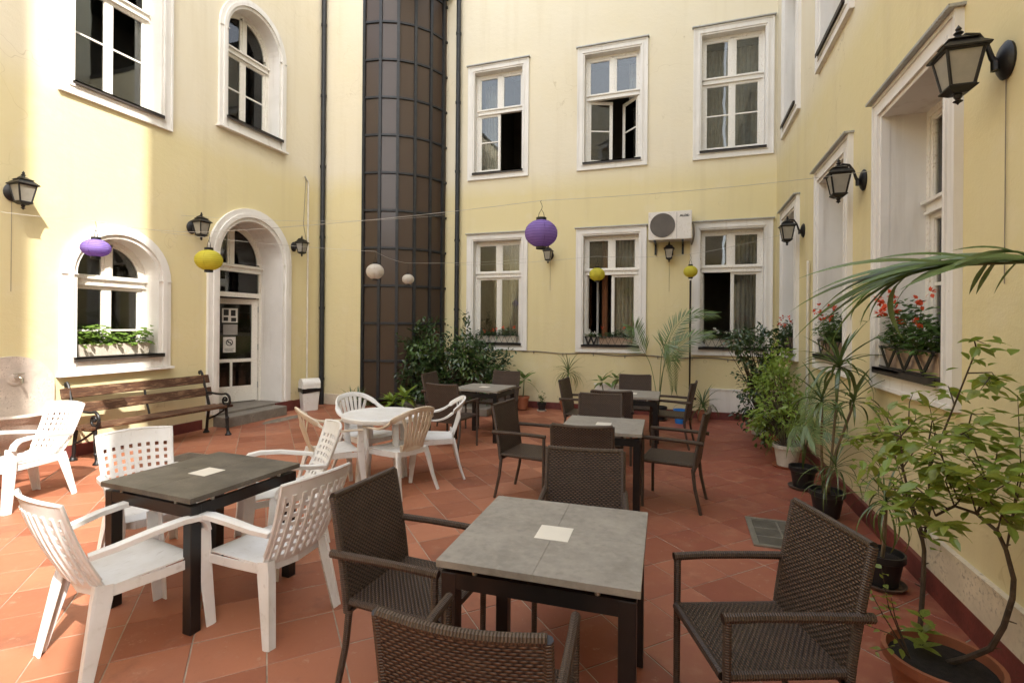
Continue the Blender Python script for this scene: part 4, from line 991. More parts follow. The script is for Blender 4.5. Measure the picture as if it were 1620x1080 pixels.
# ---- wall lanterns
def make_lamp():
    t = thing('wall_lantern', 'x', 'wall lamp')
    p = MB().lathe([(0.0, 0), (0.07, 0), (0.074, 0.012), (0.058, 0.028), (0.03, 0.04), (0.0, 0.05)], 20); p.v = [(x, -z, y * 1.28) for x, y, z in p.v]; p.build('wall_plate', 'black_iron', t, smooth=True)
    a = MB(); a.tube([(0, -0.04, -0.02), (0, -0.065, 0.02), (0, -0.085, 0.09), (0, -0.12, 0.145), (0, -0.17, 0.155), (0, -0.2, 0.13)], [0.017, 0.013, 0.011, 0.011, 0.010, 0.009], 8); a.tube([(0, -0.05, -0.045), (0, -0.05, 0.0)], 0.02, 8); a.build('arm', 'black_iron', t, smooth=True)
    Y = -0.20; zt, zb, wt, wb = 0.06, -0.115, 0.076, 0.047
    cg = MB()
    for sx in (-1, 1):
        for sy in (-1, 1): cg.tube([(sx * wb, Y + sy * wb, zb), (sx * wt, Y + sy * wt, zt)], 0.008, 6)
    for z, w_, r in ((zb, wb + 0.004, 0.009), (zt, wt, 0.009)):
        q = [(-w_, Y - w_, z), (w_, Y - w_, z), (w_, Y + w_, z), (-w_, Y + w_, z)]
        for i in range(4): cg.tube([q[i], q[(i + 1) % 4]], r, 6)
    cg.build('cage', 'black_iron', t)
    for k in range(4):
        an = PI / 2 * k; c, s_ = math.cos(an), math.sin(an); m = MB(); rr = lambda x, y, z: (x * c - y * s_, Y + x * s_ + y * c, z)
        m.quad(rr(-wb, -wb, zb), rr(wb, -wb, zb), rr(wt, -wt, zt), rr(-wt, -wt, zt)); m.build('pane', 'milk_glass', t)
    def fr(levels):
        m = MB()
        for w_, z in levels:
            m.v += [(-w_, Y - w_, z), (w_, Y - w_, z), (w_, Y + w_, z), (-w_, Y + w_, z)]
        for i in range(len(levels) - 1):
            for k in range(4): m.face((4 * i + k, 4 * i + (k + 1) % 4, 4 * i + 4 + (k + 1) % 4, 4 * i + 4 + k))
        m.face((3, 2, 1, 0)); n = 4 * len(levels) - 4; m.face((n, n + 1, n + 2, n + 3)); return m
    fr([(wt + 0.020, zt), (wt + 0.023, zt + 0.008), (wt - 0.020, zt + 0.050), (wt - 0.010, zt + 0.056), (wt - 0.042, zt + 0.072), (0.018, zt + 0.085)]).build('roof', 'black_iron', t)
    fr([(0.03, zb - 0.028), (wb + 0.012, zb - 0.006), (wb + 0.014, zb)]).build('base', 'black_iron', t)
    MB().lathe([(0.0, 0), (0.016, 0), (0.012, 0.012), (0.022, 0.022), (0.010, 0.034), (0.014, 0.044), (0.0, 0.066)], 10, 0, Y, zt + 0.084).build('finial', 'black_iron', t, smooth=True)
    MB().lathe([(0.0, -0.055), (0.008, -0.045), (0.022, -0.036), (0.010, -0.028), (0.018, -0.015), (0.018, 0), (0, 0)], 10, 0, Y, zb - 0.026).build('finial', 'black_iron', t, smooth=True)
    return t
lp = make_lamp(); G_L = 'black wall lanterns'
kb = YB / 10.4; kl = 7.1 / 7.4
LA = [((XR, 3.135, 2.99), -PI / 2, 'black wall lantern on the tall yellow wing, between the flower-box window and the palm frond', 1.0),
      ((XR, 5.22, 2.97), -PI / 2, 'black wall lantern on the tall yellow wing, between two flower-box windows', 1.0),
      ((XR, 7.60, 2.95), -PI / 2, 'black wall lantern on the tall yellow wing, closest to the corner shrubs', 1.0),
      ((-2.756 * kb + 0.05, YB, 3.05), 0, 'black wall lantern on the back wall, just under the big purple paper lantern', 0.95),
      ((-0.287 * kb, YB, 3.0), 0, 'black wall lantern on the back wall under the air conditioner', 0.95),
      ((XL, 3.50, 3.09), PI / 2, 'black wall lantern above the wall fountain, catching the sun', 1.06),
      ((XL, 5.66, 3.10), PI / 2, 'black wall lantern on the bench side of the arched doorway', 1.06),
      ((XL, 7.78, 3.12), PI / 2, 'black wall lantern above the white bin beside the arched doorway', 1.0)]
for i, (l, a, lb, s_) in enumerate(LA): place(lp, i == 0, l, a, lb, G_L, s_)
for (l, a, lb, s_) in (LA[0], LA[3], LA[4], LA[5]):
    m = MB(); m.tube([(0, -0.008, -0.08), (0, -0.008, -1.1 if a else -0.7)], 0.0025, 5); o = m.build('lamp_wire', 'cable_grey', None, l, a); tag(o, {0: 'thin wire running down the plaster below the lantern by the palm frond', 3: 'thin wire below the lantern under the purple paper lantern', 4: 'thin wire below the lantern under the air conditioner', 5: 'thin wire below the lantern above the fountain'}[[q[0] for q in LA].index(l)], 'wire', 'lantern wires')

# ---- paper lanterns on wires
def paper(name, label, mat, loc, dia, squash, ring=0.3):
    t = thing(name, label, 'paper lantern', loc); r = dia / 2; prof = []
    n = 36
    for i in range(n + 1):
        a = -PI / 2 * 0.80 + PI * 0.80 * i / n; rib = 0.970 + 0.030 * abs(math.cos(PI * i / 2.4)); prof.append((r * math.cos(a) * rib, r * squash * math.sin(a) / math.sin(PI / 2 * 0.80) * 0.97))
    m = MB(); seg = 28; b0 = 0
    for rr, z in prof:
        for k in range(seg): a = 2 * PI * k / seg; q = rr * (1 + (-0.02 if k % 7 == 0 else 0.0)); m.v.append((q * math.cos(a), q * math.sin(a), z))
    for i in range(n):
        for k in range(seg): m.face((i * seg + k, i * seg + (k + 1) % seg, (i + 1) * seg + (k + 1) % seg, (i + 1) * seg + k))
    m.build('shade', mat, t, smooth=True, angle=80)
    wr = MB()
    for i in range(3, n - 2, 3):
        q = prof[i][0] * 1.008; wr.tube([(q * math.cos(2 * PI * k / 24), q * math.sin(2 * PI * k / 24), prof[i][1]) for k in range(25)], 0.0011, 4, False)
    for k in range(4):
        a = PI / 2 * k + 0.5; wr.tube([(p_[0] * 0.992 * math.cos(a), p_[0] * 0.992 * math.sin(a), p_[1]) for p_ in prof[::3]], 0.0018, 4, False)
    wr.build('wire_ribs', mat.replace('paper', 'rib'), t, kind='stuff')
    rr = prof[0][0] * 1.02; h = r * squash * 0.97
    for z in (h - 0.005, -h - 0.022): MB().lathe([(rr * 0.86, z), (rr, z), (rr, z + 0.030), (rr * 0.86, z + 0.030), (rr * 0.86, z)], 20).build('ring', 'black_iron', t, smooth=True)
    z = h + 0.025; MB().tube([(-rr * 0.6, 0, z), (-rr * 0.45, 0, z + 0.04), (0, 0, z + 0.075), (rr * 0.45, 0, z + 0.04), (rr * 0.6, 0, z)], 0.003, 5).build('hanger', 'black_iron', t)
    MB().tube([(0, 0, z + 0.07), (0.008, 0, z + 0.10), (0, 0, z + 0.13), (-0.01, 0, z + 0.145), (0, 0, z + 0.155)], 0.0025, 5).build('hook', 'black_iron', t)
    return Vector(loc) + Vector((0, 0, z + 0.155))
hk = {}
hk['p1'] = paper('paper_lantern', 'small flattened purple paper lantern in front of the round-headed window', 'paper_purple', (-5.51, 3.38, 2.39), 0.25, 0.68)
hk['y1'] = paper('paper_lantern', 'yellow paper lantern beside the arched doorway', 'paper_yellow', (-4.45, 3.74, 2.28), 0.25, 0.80)
hk['w1'] = paper('paper_lantern', 'larger white paper lantern in front of the glass tower', 'paper_white', (-4.14, 6.11, 2.40), 0.25, 0.86)
hk['w2'] = paper('paper_lantern', 'smaller white paper lantern in front of the glass tower', 'paper_white', (-4.14, 7.01, 2.37), 0.19, 0.82)
hk['P'] = paper('paper_lantern', 'big purple paper lantern hanging in the middle of the court', 'paper_purple', (-1.24, 4.43, 2.50), 0.30, 0.82)
hk['y2'] = paper('paper_lantern', 'yellow paper lantern in front of the window with an orange curtain', 'paper_yellow', (-1.26, 7.67, 2.44), 0.24, 0.82)
hk['y3'] = paper('paper_lantern', 'yellow paper lantern above the thin black pole', 'paper_yellow', (0.085, 8.09, 2.49), 0.21, 0.82)
def span(label, P, sag=0.03):
    pts = []
    for i in range(len(P) - 1):
        a, b = Vector(P[i]), Vector(P[i + 1])
        for j in range(8):
            q = j / 8; pts.append(a + (b - a) * q - Vector((0, 0, sag * 4 * q * (1 - q))))
    pts.append(Vector(P[-1])); o = MB().tube([tuple(p) for p in pts], 0.0022, 4).build('string_wire', 'wire'); tag(o, label, 'wire', 'lantern wires')
span('thin wire carrying the small purple, yellow and big purple paper lanterns across the court', [(XL, 2.6, 2.85), hk['p1'], hk['y1'], hk['P'], (XR, 5.05, 3.0)])
span('thin wire carrying the two white paper lanterns from doorway wall to back wall', [(XL, 5.2, 2.95), hk['w1'], hk['w2'], (-3.0, YB, 3.0)])
span('thin wire carrying the two yellow paper lanterns near the back wall', [(-4.54, YB - 0.15, 2.9), hk['y2'], hk['y3'], (XR, 7.75, 3.0)])
span('bare thin wire crossing in front of the glass tower towards the bush', [(XL, 5.5, 3.25), (-4.54, YB - 0.15, 3.98)], 0.12)

# ---- air conditioner
ac = thing('air_conditioner', 'off-white air conditioner unit bracketed to the back wall', 'air conditioner', (-0.255, YB, 3.20))
AX = 0.37
MB().box(-AX, AX, -0.38, -0.10, 0.0, 0.50, 0.008).build('casing', 'ac_white', ac)
m = MB().lathe([(0.0, 0), (0.205, 0), (0.205, 0.004), (0.0, 0.004)], 36, -0.125, 0.0); m.v = [(x, -0.381 - z, y + 0.255) for x, y, z in m.v]; m.build('fan_opening', 'ac_dark', ac)
g = MB(); rgo = [(-0.125 + 0.215 * math.cos(2 * PI * i / 36), 0.255 + 0.215 * math.sin(2 * PI * i / 36)) for i in range(36)]; rgi = [(-0.125 + 0.200 * math.cos(2 * PI * i / 36), 0.255 + 0.200 * math.sin(2 * PI * i / 36)) for i in range(36)]
g.ring(rgo, rgi, -0.394, -0.382)
for i in range(15):
    z = 0.07 + i * 0.0265; hwd = math.sqrt(max(0, 0.203 ** 2 - (z - 0.255) ** 2)); g.box(-0.125 - hwd, -0.125 + hwd, -0.391, -0.386, z - 0.0055, z + 0.0055)
g.box(-0.131, -0.119, -0.393, -0.387, 0.055, 0.455); g.build('grille', 'ac_dark', ac)
MB().box(0.115, 0.120, -0.3825, -0.379, 0.02, 0.48).build('seam', 'ac_dark', ac)
for x in (-0.26, 0.22):
    b = MB(); b.box(x - 0.018, x + 0.018, -0.37, 0.0, -0.035, -0.002); b.box(x - 0.018, x + 0.018, -0.03, -0.001, -0.22, -0.035); b.build('bracket', 'pipe_black', ac)
m = MB(); m.tube([(AX - 0.01, -0.2, 0.3), (AX + 0.035, -0.19, 0.28), (AX + 0.04, -0.15, 0.1), (AX + 0.02, -0.08, 0.0), (AX, -0.04, -0.06)], 0.014, 6); m.build('pipe', 'cable_grey', ac, smooth=True)
def lettering(txt, size, loc, rot, mat, parent, nm='lettering'):
    cu_ = bpy.data.curves.new(nm, 'FONT'); cu_.body = txt; cu_.size = size; cu_.extrude = 0.0006; cu_.offset = 0.0022
    tmp = bpy.data.objects.new('tmp', cu_); COL.objects.link(tmp); dg = bpy.context.evaluated_depsgraph_get(); me = bpy.data.meshes.new_from_object(tmp.evaluated_get(dg)); bpy.data.objects.remove(tmp)
    me.materials.clear(); me.materials.append(M[mat]); o = link(nm, me, parent, loc); o.rotation_euler = rot; return o
o = lettering('AUX', 0.055, (0.165, -0.3815, 0.395), (PI / 2, 0, 0), 'ink', ac); o.scale.x = 1.25
lettering('fair', 0.045, (0.275, -0.3815, 0.395), (PI / 2, 0, 0), 'note_grey', ac)

# ---- thin pole, floor grates
t = thing('thin_pole', 'thin black metal pole standing against the back wall beside a window', 'pole', (0.10, YB - 0.20, 0))
MB().tube([(0, 0, 0.02), (0, 0, 2.48)], [0.013, 0.018], 8).build('shaft', 'black_iron', t, smooth=True); MB().tube([(0, 0, 2.48), (0, 0, 2.53)], 0.022, 8).build('cap', 'conduit', t, smooth=True); MB().lathe([(0.05, 0), (0.05, 0.01), (0.014, 0.03)], 12).build('foot', 'black_iron', t, smooth=True)
gt = thing('floor_light', 'steel-framed glass-block floor light set in the tiles by the wicker chair', 'floor light', (0.75, 4.54, 0))
f = MB(); f.ring([(-0.235, -0.31), (-0.235, 0.30), (0.245, 0.30), (0.245, -0.31)], [(-0.195, -0.27), (-0.195, 0.26), (0.205, 0.26), (0.205, -0.27)], -0.012, 0.012); f.v = [(x, z, -y) for x, y, z in f.v]; f.build('frame', 'grate_steel', gt)
for i in range(2):
    for j in range(3):
        x0 = -0.19 + i * 0.2; y0 = -0.265 + j * 0.176
        MB().box(x0, x0 + 0.186, y0, y0 + 0.162, -0.003, 0.007, 0.003).build('glass_block', 'slate_dark', gt)
MB().box(-0.20, 0.21, -0.275, 0.265, -0.002, 0.0045).build('bed', 'grate_steel', gt)
g2 = thing('floor_drain', 'dark square drain grate in the tiles in front of the bench', 'drain grate', (-5.75, 4.55, 0), R(2))
for i in range(9): MB().box(-0.18 + i * 0.042, -0.155 + i * 0.042, -0.18, 0.18, -0.002, 0.007).build('bar', 'grate_steel', g2)
f = MB(); f.ring([(-0.21, -0.21), (-0.21, 0.21), (0.21, 0.21), (0.21, -0.21)], [(-0.185, -0.185), (-0.185, 0.185), (0.185, 0.185), (0.185, -0.185)], -0.009, 0.012); f.v = [(x, z, -y) for x, y, z in f.v]; f.build('frame', 'grate_steel', g2)
# patch of cement at the door step
m = MB(); pr = random.Random(3); n = 26; m.v.append((0, 0, 0.0045))
for k in range(n): a = 2 * PI * k / n; m.v.append((0.13 * math.cos(a) * pr.uniform(.75, 1.2), 0.55 * math.sin(a) * pr.uniform(.8, 1.15), 0.0035))
for k in range(n): m.face((0, 1 + k, 1 + (k + 1) % n))
o = m.build('cement_patch', 'cement', None, (-6.53, 7.0, 0)); o['kind'] = 'structure'

# ------------------------------------------------------------------ plants
_F = Vector((-math.sin(YAW), math.cos(YAW), 0)); _R = Vector((math.cos(YAW), math.sin(YAW), 0)); _C = Vector((0, 0, CAMH))
def ray(px, py):
    a, b = px - 810.0, py - 513.0; cr, sr = math.cos(ROLL), math.sin(ROLL); a, b = a * cr + b * sr, -a * sr + b * cr
    return _F + _R * (a / 797.0) - Vector((0, 0, b / 797.0))
def onX(px, py, X): d = ray(px, py); return _C + d * (X / d.x)
def onY(px, py, Y): d = ray(px, py); return _C + d * (Y / d.y)

def frame_mat(pos, d, nrm, s):
    d = Vector(d).normalized(); nrm = Vector(nrm); nrm = nrm - d * nrm.dot(d)
    if nrm.length < 1e-4: nrm = d.orthogonal()
    nrm.normalize(); x = d.cross(nrm)
    return Matrix.Translation(pos) @ Matrix(((x.x, d.x, nrm.x, 0), (x.y, d.y, nrm.y, 0), (x.z, d.z, nrm.z, 0), (0, 0, 0, 1))) @ Matrix.Diagonal((s, s, s, 1))
def leaf_mesh(nm, mat, W=0.5, droop=0.15, fold=0.18, wave=0.02, seed=0):
    """ovate leaf of length 1 along +y with a folded midrib and pointed tip"""
    r = random.Random(seed); m = MB(); prof = [(0, 0.03), (0.08, 0.05), (0.2, 0.62), (0.38, 0.96), (0.55, 0.92), (0.72, 0.62), (0.87, 0.26), (1, 0.0)]
    for t, wd in prof:
        z = -droop * t * t; w_ = wd * W / 2; e = wave * math.sin(t * 9 + seed)
        m.v += [(-w_, t, z + fold * w_ + e), (0, t, z), (w_, t, z + fold * w_ - e)]
    for i in range(len(prof) - 1):
        for k in (0, 1): m.face((3 * i + k, 3 * i + k + 1, 3 * i + 4 + k, 3 * i + 3 + k))
    return m.mesh(nm, mat, True, 60)
def blade_mesh(nm, mat, W=0.07, droop=0.5, seg=8, fold=0.5):
    m = MB()
    for i in range(seg + 1):
        t = i / seg; a = droop * t; y = math.sin(min(a * 1.3, 2.6)) / max(1e-3, droop * 1.3) if droop > 0.05 else t; z = -(1 - math.cos(min(a * 1.3, 2.6))) / max(1e-3, droop * 1.3) if droop > 0.05 else 0
        w_ = W / 2 * (0.55 + 0.9 * t if t < 0.4 else 0.91 * (1 - ((t - 0.4) / 0.6) ** 1.8))
        m.v += [(-w_, y, z + fold * w_), (0, y, z), (w_, y, z + fold * w_)]
    for i in range(seg):
        for k in (0, 1): m.face((3 * i + k, 3 * i + k + 1, 3 * i + 4 + k, 3 * i + 3 + k))
    return m.mesh(nm, mat, True, 60)
def put(nm, me, parent, pos, d, nrm, s, base):
    o = bpy.data.objects.new(nm, me); COL.objects.link(o); o.parent = parent
    o.matrix_local = frame_mat(Vector(pos) - Vector(base), d, nrm, s); return o
def pot(t, r, h, mat, rim=True, saucer=True, nm='pot', sm='saucer', seg=28):
    th = 0.012; prof = [(0.0, 0.02), (r * 0.72, 0.02), (r * 0.95, h - 0.03)]
    prof += [(r * 1.0, h - 0.045), (r * 1.06, h - 0.04), (r * 1.06, h)] if rim else [(r, h)]
    prof += [(r * 0.97, h), (r * 0.95, h - 0.05), (0.0, h - 0.05)]
    MB().lathe(prof, seg).build(nm, mat, t, smooth=True, angle=35)
    MB().lathe([(r * 0.945, h - 0.040), (r * 0.6, h - 0.030), (0.0, h - 0.034)], 18).build('soil', 'soil', t, smooth=True)
    if saucer: MB().lathe([(0.0, 0.0), (r * 0.95, 0.0), (r * 1.12, 0.028), (r * 1.07, 0.030), (r * 0.92, 0.012), (0, 0.012)], seg).build('saucer', sm, t, smooth=True)

def bushy(t, base, blobs, mat, n, L, seed, stem='bark', W=0.45, up=0.35, stems=True, sr=0.010, root=None):
    """foliage of n leaves in loose clumps; blobs are (centre, radius xyz); a branch reaches every blob"""
    r = random.Random(seed); base = Vector(base); m = MB(); s = MB(); root = Vector(root) if root is not None else base
    vol = [b[1][0] * b[1][1] * b[1][2] for b in blobs]; tot = sum(vol)
    for (c, rad), v in zip(blobs, vol):
        c = Vector(c); cnt = int(n * v / tot); k = max(2, cnt // 16)
        for _ in range(k):
            a = Vector((r.gauss(0, 1), r.gauss(0, 1), r.gauss(0, 1))).normalized() * (r.random() ** 0.45); cc = c + Vector((a.x * rad[0], a.y * rad[1], a.z * rad[2]))
            out = (cc - c); out = out.normalized() if out.length > 1e-4 else Vector((0, 0, 1))
            if stems:
                mid = (root + cc) / 2 + Vector((r.uniform(-.05, .05), r.uniform(-.05, .05), r.uniform(0.0, .12)))
                s.tube([tuple(root - base + Vector((r.uniform(-.02, .02), r.uniform(-.02, .02), 0))), tuple(mid - base), tuple(cc - base)], [sr, sr * 0.6, sr * 0.25], 5, False)
            tw = (out + Vector((0, 0, r.uniform(-0.2, 0.7))) + Vector((r.uniform(-.5, .5), r.uniform(-.5, .5), 0))).normalized()
            for q in range(cnt // k):
                p = cc + tw * (r.uniform(-0.9, 0.9) * L * 1.5) + Vector((r.gauss(0, 1), r.gauss(0, 1), r.gauss(0, 1))) * L * 0.55
                d = (out * 0.6 + tw * 0.5 + Vector((r.uniform(-1, 1), r.uniform(-1, 1), r.uniform(-0.7, 0.5)))).normalized()
                nn = Vector((r.uniform(-.6, .6), r.uniform(-.6, .6), up + 0.5)) + out * 0.4
                l = L * r.uniform(0.6, 1.25); m.leaf(p - base, d, nn, l, l * W * r.uniform(0.8, 1.2), r.uniform(0.1, 0.4), r.uniform(0.05, 0.4))
    m.build('foliage', mat, t, kind='stuff', smooth=False)
    if stems: s.build('branches', stem, t, smooth=True)

# ---- shrub in the large terracotta pot: every leaf a part
B = Vector((1.03, 2.58, 0)); t = thing('potted_shrub', 'leafy light-green shrub with twisted bare stems in a large terracotta pot', 'potted plant', B)
pot(t, 0.195, 0.30, 'terracotta', saucer=False)
LS = [leaf_mesh('shrub_leaf', 'leaf_shrub', 0.50, 0.10 + 0.1 * k, 0.15, 0.02, k) for k in range(4)]
rg = random.Random(21)
def pl(*pts): return [onX(x, y, X) for x, y, X in pts]
S1 = pl((1455, 1000, 1.02), (1460, 930, 1.03), (1462, 870, 1.04), (1456, 835, 1.04), (1440, 790, 1.02), (1428, 740, 1.0), (1425, 690, 0.98))
S1b = pl((1462, 850, 1.04), (1472, 800, 1.06), (1468, 745, 1.08), (1490, 690, 1.10), (1510, 640, 1.12), (1530, 590, 1.14), (1545, 552, 1.15))
S2 = pl((1490, 1050, 1.05), (1530, 1040, 1.10), (1567, 1025, 1.14), (1588, 990, 1.16), (1602, 945, 1.17), (1604, 915, 1.17), (1592, 870, 1.16), (1578, 840, 1.14), (1545, 812, 1.12), (1510, 800, 1.08), (1480, 815, 1.04))
br = MB()
for P_, r0, r1 in ((S1, 0.011, 0.004), (S1b, 0.006, 0.0025), (S2, 0.012, 0.005)): br.tube([tuple(p - B) for p in P_], [r0 + (r1 - r0) * i / (len(P_) - 1) for i in range(len(P_))], 7)
for i in range(26):
    P_ = S2 if i % 2 else S1; k = rg.uniform(1, len(P_) - 1.01); a = P_[int(k)].lerp(P_[int(k) + 1], k % 1); d = Vector((rg.uniform(-1, 1), rg.uniform(-1, 1), rg.uniform(0, 1))).normalized()
    br.tube([tuple(a - B), tuple(a + d * rg.uniform(0.015, 0.035) - B)], [0.004, 0.002], 4)
TW = []
for (src, px, py, X) in ((S1[-1], 1352, 690, 0.92), (S1[-1], 1372, 740, 0.9), (S1[4], 1385, 775, 0.9), (S1[5], 1405, 650, 1.0), (S1[-1], 1448, 655, 1.0), (S1[5], 1470, 700, 0.95), (S1[4], 1442, 800, 0.9), (S1[3], 1500, 830, 0.95),
                        (S1b[3], 1540, 700, 1.05), (S1b[3], 1560, 670, 1.15), (S1b[2], 1520, 740, 0.98), (S1b[6], 1562, 545, 1.15), (S1b[4], 1500, 610, 1.18), (S2[-3], 1600, 760, 1.05), (S2[-3], 1560, 745, 1.0), (S2[-2], 1500, 745, 1.0), (S2[-2], 1525, 775, 1.1),
                        (S2[-4], 1625, 800, 1.1), (S2[-1], 1465, 770, 0.95), (S1b[5], 1585, 610, 1.2), (S2[6], 1630, 690, 1.2), (S2[6], 1610, 625, 1.2), (S1[2], 1415, 720, 0.88), (S1b[2], 1470, 640, 1.1), (S1[-1], 1395, 700, 1.05), (S2[-3], 1580, 700, 1.15), (S1b[3], 1430, 680, 1.1), (S1[5], 1385, 665, 1.1)):
    TW.append((src, onX(px, py, X)))
nleaf = 0
def leafy(src, dst, L0, step, tree, meshes, bs, start=0.25, dens=1.0):
    global nleaf
    mid = (src + dst) / 2 + Vector((rg.uniform(-.03, .03), rg.uniform(-.03, .03), 0.03)); pts = [src.lerp(mid, q / 4) for q in range(4)] + [mid.lerp(dst, q / 4) for q in range(5)]
    br.tube([tuple(p - bs) for p in pts], [0.0035 - 0.0003 * i for i in range(9)], 5); L = (dst - src).length; n = max(3, int(L * (1 - start) / step)); dr = (dst - src).normalized()
    for i in range(n + 1):
        q = start + (1 - start) * i / n; p = src.lerp(mid, q * 2) if q < 0.5 else mid.lerp(dst, q * 2 - 1)
        sd_ = dr.cross(Vector((0, 0, 1))).normalized() * (1 if i % 2 else -1); d = sd_ * rg.uniform(0.5, 1.0) + dr * rg.uniform(0.25, 0.8) + Vector((rg.uniform(-.3, .3), rg.uniform(-.3, .3), rg.uniform(-0.55, 0.25)))
        put('leaf', rg.choice(meshes), tree, p, d, Vector((rg.uniform(-.4, .4), rg.uniform(-.4, .4), 1)), L0 * rg.uniform(0.65, 1.25), bs); nleaf += 1
for a, b in TW: leafy(a, b, 0.088, 0.028, t, LS, B, 0.15)
for i in range(16):
    a, b = TW[rg.randrange(len(TW))]; e = b + Vector((rg.uniform(-.10, .06), rg.uniform(-.16, .16), rg.uniform(-.10, .10))); leafy(a.lerp(b, rg.uniform(0.3, 0.7)), e, 0.072, 0.034, t, LS, B, 0.3)
for px, py, X in ((1372, 925, 0.72), (1362, 985, 0.74), (1395, 900, 0.80), (1410, 945, 0.82), (1385, 1030, 0.76)): leafy(B + Vector((-0.12, -0.03, 0.28)), onX(px, py, X), 0.042, 0.024, t, LS, B, 0.4)
for k in range(14):
    a = 2 * PI * k / 14; put('leaf', LS[k % 4], t, B + Vector((-0.05, 0.05, 0.30 + 0.06 * (k % 3))), (math.cos(a), math.sin(a), rg.uniform(0.1, 0.7)), (0, 0, 1), 0.075, B)
br.build('stems', 'bark', t, smooth=True)
ex = MB()
for a, b in TW:
    for q in range(13):
        p = a.lerp(b, rg.uniform(0.35, 1.1)) + Vector((rg.gauss(0, .05), rg.gauss(0, .06), rg.gauss(0, .045))); an = rg.uniform(0, 2 * PI); l = rg.uniform(0.045, 0.085)
        ex.leaf(p - B, (math.cos(an), math.sin(an), rg.uniform(-.5, .3)), (rg.uniform(-.4, .4), rg.uniform(-.4, .4), 1), l, l * 0.52, 0.2, 0.2)
ex.build('inner_leaves', 'leaf_lime', t, kind='stuff')
t = thing('plant_saucer', 'empty dark plant saucer on the tiles against the large terracotta pot', 'saucer', (0.70, 2.52, 0)); MB().lathe([(0.0, 0.004), (0.085, 0.004), (0.105, 0.035), (0.098, 0.037), (0.08, 0.014), (0, 0.012)], 24).build('dish', 'saucer', t, smooth=True)

# ---- dracaenas, yucca and other strap-leaved plants
BL = [blade_mesh('blade', 'leaf_blade', 0.085, d_, 8) for d_ in (0.35, 0.8, 1.25, 1.6)]
BT = [blade_mesh('blade', 'leaf_blade', 0.040, d_, 8) for d_ in (0.6, 1.0, 1.4, 1.7)]
BG = [blade_mesh('blade', 'leaf_mid', 0.055, d_, 8) for d_ in (0.6, 1.0, 1.4, 1.7)]
def rosette(t, base, c, n, L, meshes, seed, lo=-0.2, hi=1.2, nm='leaf'):
    r = random.Random(seed)
    for k in range(n):
        a = 2 * PI * (k * 0.381966) + r.uniform(-.2, .2); e = hi + (lo - hi) * (k / n) + r.uniform(-.12, .12); d = Vector((math.cos(a) * math.cos(e), math.sin(a) * math.cos(e), math.sin(e)))
        nn = Vector((-math.cos(a) * math.sin(e), -math.sin(a) * math.sin(e), math.cos(e))); me = meshes[min(len(meshes) - 1, int((1 - (e - lo) / (hi - lo + 1e-6)) * len(meshes)))] if e < hi else meshes[0]
        put(nm, me, t, Vector(c) + Vector((0, 0, 0.05 * (1 - k / n))), d, nn, L * r.uniform(0.75, 1.15), base)
B = Vector((1.197, 5.083, 0)); t = thing('dracaena', 'tall dracaena with strappy leaf rosettes on thin canes in a black pot', 'potted plant', B); pot(t, 0.135, 0.24, 'pot_black', saucer=False)
cn = MB()
for (top, n, L, mesh, sd_) in ((onX(1328, 585, 1.22), 30, 0.42, BL, 1), (onX(1300, 640, 1.05), 22, 0.34, BL, 2), (onX(1322, 745, 1.15), 26, 0.34, BT, 3), (onX(1350, 640, 1.28), 18, 0.33, BL, 4), (onX(1305, 770, 1.12), 18, 0.28, BT, 5)):
    k = Vector((0.04 * math.cos(sd_), 0.04 * math.sin(sd_), 0.2)); m_ = (B + k).lerp(top, 0.5) + Vector((0.02 * math.sin(sd_ * 3), 0.02, 0)); cn.tube([tuple(k), tuple(m_ - B), tuple(top - B)], [0.012, 0.011, 0.010], 6); rosette(t, B, top, n, L, mesh, sd_)
cn.build('canes', 'stem_pale', t, smooth=True)
B = Vector((1.226, 3.87, 0)); t = thing('dracaena', 'small grassy dracaena in a black pot between the tall dracaena and the terracotta pot', 'potted plant', B); pot(t, 0.12, 0.22, 'pot_black')
cn = MB(); c = onX(1402, 800, 1.2); cn.tube([(0, 0, 0.18), tuple((c - B) * 0.6), tuple(c - B)], [0.012, 0.010, 0.009], 6); cn.build('cane', 'stem_pale', t, smooth=True); rosette(t, B, c, 42, 0.34, BT, 8, -0.6, 1.3)
c2 = c + Vector((0, 0.05, 0.15)); rosette(t, B, c2, 20, 0.26, BT, 9, -0.2, 1.4)
B = Vector((onY(897, 640, 9.45).x, 9.42, 0)); t = thing('yucca', 'yucca with drooping strap leaves against the back wall beside a wicker chair', 'potted plant', B); pot(t, 0.13, 0.22, 'terracotta', saucer=False)
c = onY(899, 592, 9.42); cn = MB(); cn.tube([(0, 0, 0.18), tuple(c - B)], 0.02, 7); cn.build('cane', 'stem_pale', t, smooth=True); rosette(t, B, c, 44, 0.46, BT, 12, -0.3, 1.4)
B = Vector((onY(1112, 650, 9.4).x, 9.36, 0)); t = thing('spider_plant', 'spider plant with arching stripy leaves in a terracotta pot by the white vent panel', 'potted plant', B); pot(t, 0.11, 0.20, 'terracotta', saucer=False); rosette(t, B, B + Vector((0, 0, 0.24)), 34, 0.46, BG, 14, 0.1, 1.4)
B = Vector((-5.95, 8.15, 0)); t = thing('agave', 'dark bluish rosette plant in a low pot at the foot of the glass tower', 'potted plant', B); pot(t, 0.15, 0.16, 'pot_black', saucer=False)
for q, (dx, dy) in enumerate(((-0.12, 0.05), (0.12, -0.03), (0.0, 0.1))): rosette(t, B, B + Vector((dx, dy, 0.16)), 18, 0.30, BL[:2], 16 + q, 0.0, 1.3)
B = Vector((-4.95, 8.0, 0)); t = thing('dieffenbachia', 'light-green broad-leaved plant on the floor between glass tower and bush', 'potted plant', B); pot(t, 0.13, 0.18, 'pot_black', saucer=False)
